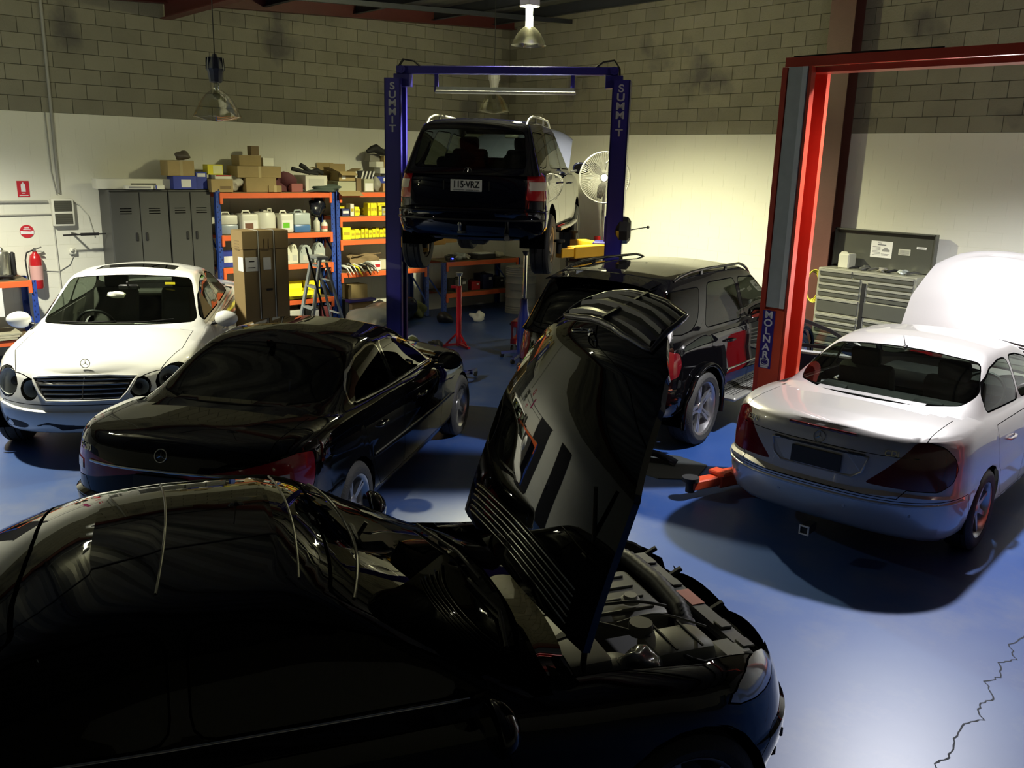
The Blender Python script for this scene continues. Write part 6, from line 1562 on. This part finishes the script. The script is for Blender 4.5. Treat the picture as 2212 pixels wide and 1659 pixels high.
T = thing('creeper_frame', 'dark blue low frame on castors behind the raised bonnet', 'trolley', (-9.1, 6.9, 0), .5)
MB().bar((-.35, 0, .10), (.35, 0, .10), .05, .04).bar((-.3, -.2, .10), (-.3, .2, .10), .05, .04).bar((.3, -.2, .10), (.3, .2, .10), .05, .04).build('frame', mat('jack_blue'), T)
for x, y in ((-.3, -.2), (-.3, .2), (.3, -.2), (.3, .2)): MB().cyl((x-.012, y, .045), (x+.012, y, .045), .045).build('castor', rubber, T)
for i, (x, y, s, m_, l) in enumerate(((-10.9, 7.55, .09, mat('bag_green'), 'dull green bottle lying near the black saloon front'), (-10.7, 7.85, .08, darkgrey, 'dark grey lump on the floor by the red stand'), (-11.2, 7.75, .07, galv, 'pale small parts tray on the floor'), (-12.4, 9.3, .12, blackpl, 'black castor base on the floor beyond the hoist post'), (-12.2, 9.9, .10, white_pl, 'white cup on the floor near the far bench'))):
    o = MB().blob((x, y, s*.7), (s, s*1.3, s), noise=.4, seed=90+i, flat=s*.7).build('floor_part', m_, None, smooth=50); tag(o, l, 'spare part')
# ---------------------------------------------------------------- pedestal fan behind the right hoist post
T = thing('pedestal_fan', 'large silver pedestal fan by the right wall', 'fan', (-8.90, 9.52, 0), math.radians(40)); fd = Vector((0, -1, 0)); hz = 2.62; R_ = .36
MB().lathe([(.001, 0), (.28, 0), (.28, .03), (.05, .06), (.03, .1)], 28).build('base', blackpl, T, smooth=40); MB().cyl((0, 0, .05), (0, 0, hz-.05), .022).build('pole', steel, T, smooth=40)
MB().cyl((0, .10, hz), (0, -.04, hz), .09, .07, 20).build('motor', blackpl, T, smooth=40)
wire = mat('fan_wire', (.34, .34, .31), .5, .5); g = MB()
for yy, rr in ((-.16, R_*.98), (.0, R_*.98), (-.08, R_)): g.tube([(rr*math.cos(t), yy, hz+rr*math.sin(t)) for t in [2*PI*k/40 for k in range(40)]], .006, 6, closed=True)
for k in range(72):
    a = 2*PI*k/72; c, s = math.cos(a), math.sin(a)
    g.tube([(.06*c, -.18, hz+.06*s), (R_*.6*c, -.175, hz+R_*.6*s), (R_*.98*c, -.12, hz+R_*.98*s), (R_*c, -.08, hz+R_*s), (R_*.98*c, -.02, hz+R_*.98*s), (R_*.5*c, .03, hz+R_*.5*s), (.08*c, .04, hz+.08*s)], .0016, 3)
o = g.build('guard', wire, T, smooth=60)
MB().cyl((0, -.185, hz), (0, -.17, hz), .05, seg=20).build('centre_cap', white_pl, T)
MB().tube([(0, .06, hz+.08), (0, .06, hz+.20), (.05, .06, hz+.24)], .012, 6).build('rear_bracket', blackpl, T)
for k in range(3):
    a0 = 2*PI*k/3+.3; b = MB(); n = 6; va = []; vb = []
    for i in range(n+1):
        r = .05+(.30-.05)*i/n; wd = .055+.05*math.sin(PI*i/n)
        for lst, s in ((va, -1), (vb, 1)): a = a0+s*wd*.55/max(r, .12); lst.append(b.bm.verts.new((r*math.cos(a), -.07+s*.03, hz+r*math.sin(a))))
    for i in range(n): b.bm.faces.new((va[i], va[i+1], vb[i+1], vb[i]))
    b.build('blade', mat('blade_dark', (.06, .06, .055), .4), T, smooth=60)
# ---------------------------------------------------------------- tool chest with open lid
T = thing('tool_chest', 'wide grey roller tool chest, lid open, against the right wall', 'tool chest', (-5.71, 11.48, 0)); W_, D_ = 1.38, .46
cg = mat('chest_grey', (.16, .165, .14), .3, .6, var=.1); cs = mat('chest_side', (.33, .33, .26), .45, .3); tr = mat('drawer_trim', (.66, .66, .56), .3, .7)
MB().box((0, 0, .60), (W_, D_, 1.04), .008).box((0, 0, 1.30), (W_, D_, .40), .008).build('carcass', cs, T)
for x in (-.58, .58):
    for y in (-.16, .16): MB().cyl((x-.02, y, .04), (x+.02, y, .04), .04).build('castor', rubber, T)
MB().box((0, .21, 1.77), (W_+.02, .02, .52), .004).box((-W_/2-.002, .17, 1.77), (.018, .09, .52)).box((W_/2+.002, .17, 1.77), (.018, .09, .52)).box((0, .17, 2.02), (W_+.02, .09, .018)).build('open_lid', cg, T)
fy = -D_/2
def drawer(x0, x1, z0, z1):
    b = MB(); b.box(((x0+x1)/2, fy-.008, (z0+z1)/2), (x1-x0-.012, .018, z1-z0-.008), .002); o = b.build('drawer', cg, T)
    MB().box(((x0+x1)/2, fy-.022, z1-.022), (x1-x0-.012, .014, .030), .003).build('drawer_pull', tr, o)
xs = W_/2-.03
for z0, z1 in ((1.43, 1.49),): drawer(-xs, -.18, 1.40, 1.49); drawer(-.17, xs, 1.40, 1.49)
for z0, z1 in ((1.31, 1.395), (1.22, 1.305), (1.12, 1.215)): drawer(-xs, -.05, z0, z1); drawer(.05, xs, z0, z1)
for z0, z1 in ((.90, 1.10),): drawer(-xs, -.05, z0, z1); 
b = MB(); b.box((.33, fy-.008, 1.0), (.62, .018, .19), .002); b.build('blank_panel', cg, T)
for z0, z1 in ((.80, .88), (.71, .79), (.62, .70), (.50, .61), (.35, .49), (.18, .34)): drawer(-xs, -.05, z0, z1); drawer(.05, xs, z0, z1)
MB().box((0, fy-.012, .85), (.05, .02, 1.0)).build('centre_stile', blackpl, T)
for zz in (1.0,): MB().tube([(W_/2+.02, -.15, .9), (W_/2+.08, -.15, .9), (W_/2+.08, -.15, 1.25), (W_/2+.02, -.15, 1.25)], .012, 8).build('side_handle', blackpl, T, smooth=60)
b = MB(); b.tube([(W_/2+.04, -.12, 1.38), (W_/2+.24, -.10, 1.38)], .012, 6).tube([(W_/2+.06, -.12, 1.38), (W_/2+.07, -.12, .95)], .014, 6).tube([(W_/2+.13, -.05, 1.36), (W_/2+.14, -.05, .98)], .014, 6).box((W_/2+.02, -.08, 1.38), (.03, .2, .05)); tag(b.build('tool_hanger', blackpl, None, loc=(-5.71, 11.48, 0), smooth=40), 'long wrenches hanging on the right side of the tool chest', 'tool')
# notices in the lid
LX, LY, LZ = -5.71, 11.48, 0
def notice(label, cx, cz, w, h, lines, extra=None, m=paper):
    N_ = thing('notice', label, 'notice', (LX+cx, LY+.197, cz)); MB().box((0, 0, 0), (w, .002, h)).build('sheet', m, N_)
    for (a, z, l, t) in lines: MB().box((a, -.0015, z), (l, .001, t)).build('print_line', mat('print_ink', (.12, .12, .14), .6), N_)
    if extra: extra(N_)
def carpic(N_):
    b = MB(); b.prism([(-.05, -.02), (.05, -.02), (.055, .0), (.03, .012), (.015, .03), (-.02, .03), (-.04, .01), (-.055, .0)], (.065, -.001, -.005), (1, 0, 0), (0, 0, 1), .002); b.build('car_picture', mat('print_grey'), N_)
notice('white notice with a small grey car picture inside the chest lid', -.04, 1.78, .30, .22, [(-.03, .085, .06, .006), (.0, .062, .12, .012)]+[(-.07, .03-.018*k, .11, .005) for k in range(7)]+[(.06, -.06, .12, .005), (.05, -.075, .09, .005)], carpic)
notice('pale label plate right of the car notice in the chest lid', .28, 1.77, .16, .08, [(0, .02-.012*k, .13, .004) for k in range(5)], None, mat('label_pale', (.48, .48, .40), .5))
notice('narrow white strip label near the right end of the chest lid', .50, 1.84, .13, .03, [(0, 0, .10, .005)])
b = MB(); b.box((LX-.42, LY+.02, 1.60), (.16, .20, .20), .015).prism([(-.07, 0), (.07, 0), (.03, .03), (-.04, .03)], (LX-.42, LY-.06, 1.70), (1, 0, 0), (0, 0, 1), .004); tag(b.build('paper_bag', mat('bag_cream', (.52, .52, .42), .7), None), 'cream paper bag standing in the open tool chest top', 'bag')
for i in range(7):
    x = LX-.25+i*.13; b = MB()
    if i % 2: b.blob((x, LY-.02, 1.53), (.07, .08, .035), noise=.5, seed=100+i, flat=.03)
    else: b.tube([(x-.06, LY-.10, 1.515), (x, LY, 1.54), (x+.07, LY+.08, 1.52)], [.012, .018, .012], 8)
    tag(b.build('hand_tool', [blackpl, darkgrey, steel, mat('card_grey2'), blackpl, galv, steel][i], None, smooth=50), ['black wrench at the left in the chest top', 'dark cloth by the cream bag in the chest top', 'steel ratchet mid chest top', 'crumpled grey rag mid chest top', 'black driver right of the grey rag in the chest top', 'pale crumpled rag at the right in the chest top', 'steel spanner at the far right in the chest top'][i], 'tool', 'tools in the chest top')
b = MB(); b.box((-4.82, 11.35, .45), (.28, .34, .90), .02).box((-4.82, 11.35, .97), (.24, .30, .14), .03); tag(b.build('red_case', redm, None), 'red case on the floor right of the tool chest', 'case')
# yellow air hose on the column
T = thing('air_hose', 'coiled yellow air hose hanging on the steel column', 'hose', (-6.50, 11.36, 1.22))
for k in range(4): MB().tube([(.0+.012*k, -.02*k, 0)+0*Vector((0,0,0)) if False else (.02*k-.03+(.10+.008*k)*math.cos(t), -.016*k, (.20+.01*k)*math.sin(t)) for t in [2*PI*q/28 for q in range(28)]], .010, 6, closed=True).build('hose_loop', mat('hose_yellow', (.62, .55, .05), .5), T, smooth=60)
MB().box((-.0, .03, .20), (.05, .08, .04)).build('hook', steel, T)
# mat with black moulded part by the red lift arm
T = thing('floor_mat', 'dark rubber mat on the floor left of the red lift arm', 'mat', (-5.06, 6.40, 0), math.radians(20))
MB().prism([(-.38, -.24), (.10, -.36), (.40, -.20), (.38, .25), (.05, .36), (-.40, .26)], (0, 0, 0), (1, 0, 0), (0, 1, 0), .010).build('mat_sheet', mat('mat_rubber', (.03, .035, .035), .6), T)
b = MB(); vs = []
prof = [(-.22, .0), (-.16, .07), (-.05, .11), (.08, .09), (.20, .04), (.26, .0)]
for yy, k in ((-.10, .8), (-.04, 1.0), (.04, 1.0), (.10, .75)): vs.append([b.bm.verts.new((x, yy+.05*x, .012+z*k)) for x, z in prof])
grid_faces(b.bm, vs); bmesh.ops.solidify(b.bm, geom=b.bm.faces[:], thickness=.008)
o = b.build('moulded_cover', gloss_blk, None, loc=(-5.22, 6.42, 0), rotz=.5, smooth=50); tag(o, 'black curved plastic cover lying on the dark mat', 'plastic cover')
b = MB(); b.cyl((-4.92, 7.55, 0), (-4.92, 7.55, .02), .10).cyl((-4.92, 7.55, .02), (-4.92, 7.55, .12), .04, .03).bar((-4.92, 7.55, .08), (-4.75, 7.6, .09), .05, .03); tag(b.build('jack_foot', blackpl, None, smooth=40), 'small black jack foot on the floor beside the large alloy wheel', 'jack')

# things against the right wall beyond the hoist
b = MB(); b.box((0, 0, .66), (.46, .03, 1.30), .004); tag(b.build('pale_board', mat('board_pale', (.42, .42, .34), .6), None, loc=(-11.72, 11.62, .0)), 'pale upright board leaning at the right wall behind the raised wagon wheel', 'board').rotation_euler = (-.06, 0, 0)
T = thing('steel_shelf', 'dark steel shelf unit against the right wall behind the hoist', 'shelving', (-11.0, 11.5, 0))
for x in (-.42, .42):
    for y in (-.18, .18): MB().box((x, y, .72), (.03, .03, 1.44)).build('upright', darkgrey, T)
for z in (.25, .68, 1.08, 1.42): MB().box((0, 0, z), (.88, .40, .02)).build('shelf_board', darkgrey, T)
carton('red case on the top of the dark steel shelf', -10.62, 11.35, 11.6, 1.432, 1.58, .18, redm, False, name='tool_case', cat='tool case')
carton('dark case on the third shelf of the steel shelf unit', -10.75, 11.34, 11.62, 1.092, 1.28, .4, blackpl, False, name='tool_case', cat='tool case', sticker=(.1, .7, .3, .15))
carton('maroon box on the third shelf of the steel shelf unit', -11.2, 11.36, 11.6, 1.092, 1.26, .2, mat('maroon'), False)
carton('black crate on the second shelf of the steel shelf unit', -10.8, 11.34, 11.64, .692, .93, .5, blackpl, False)
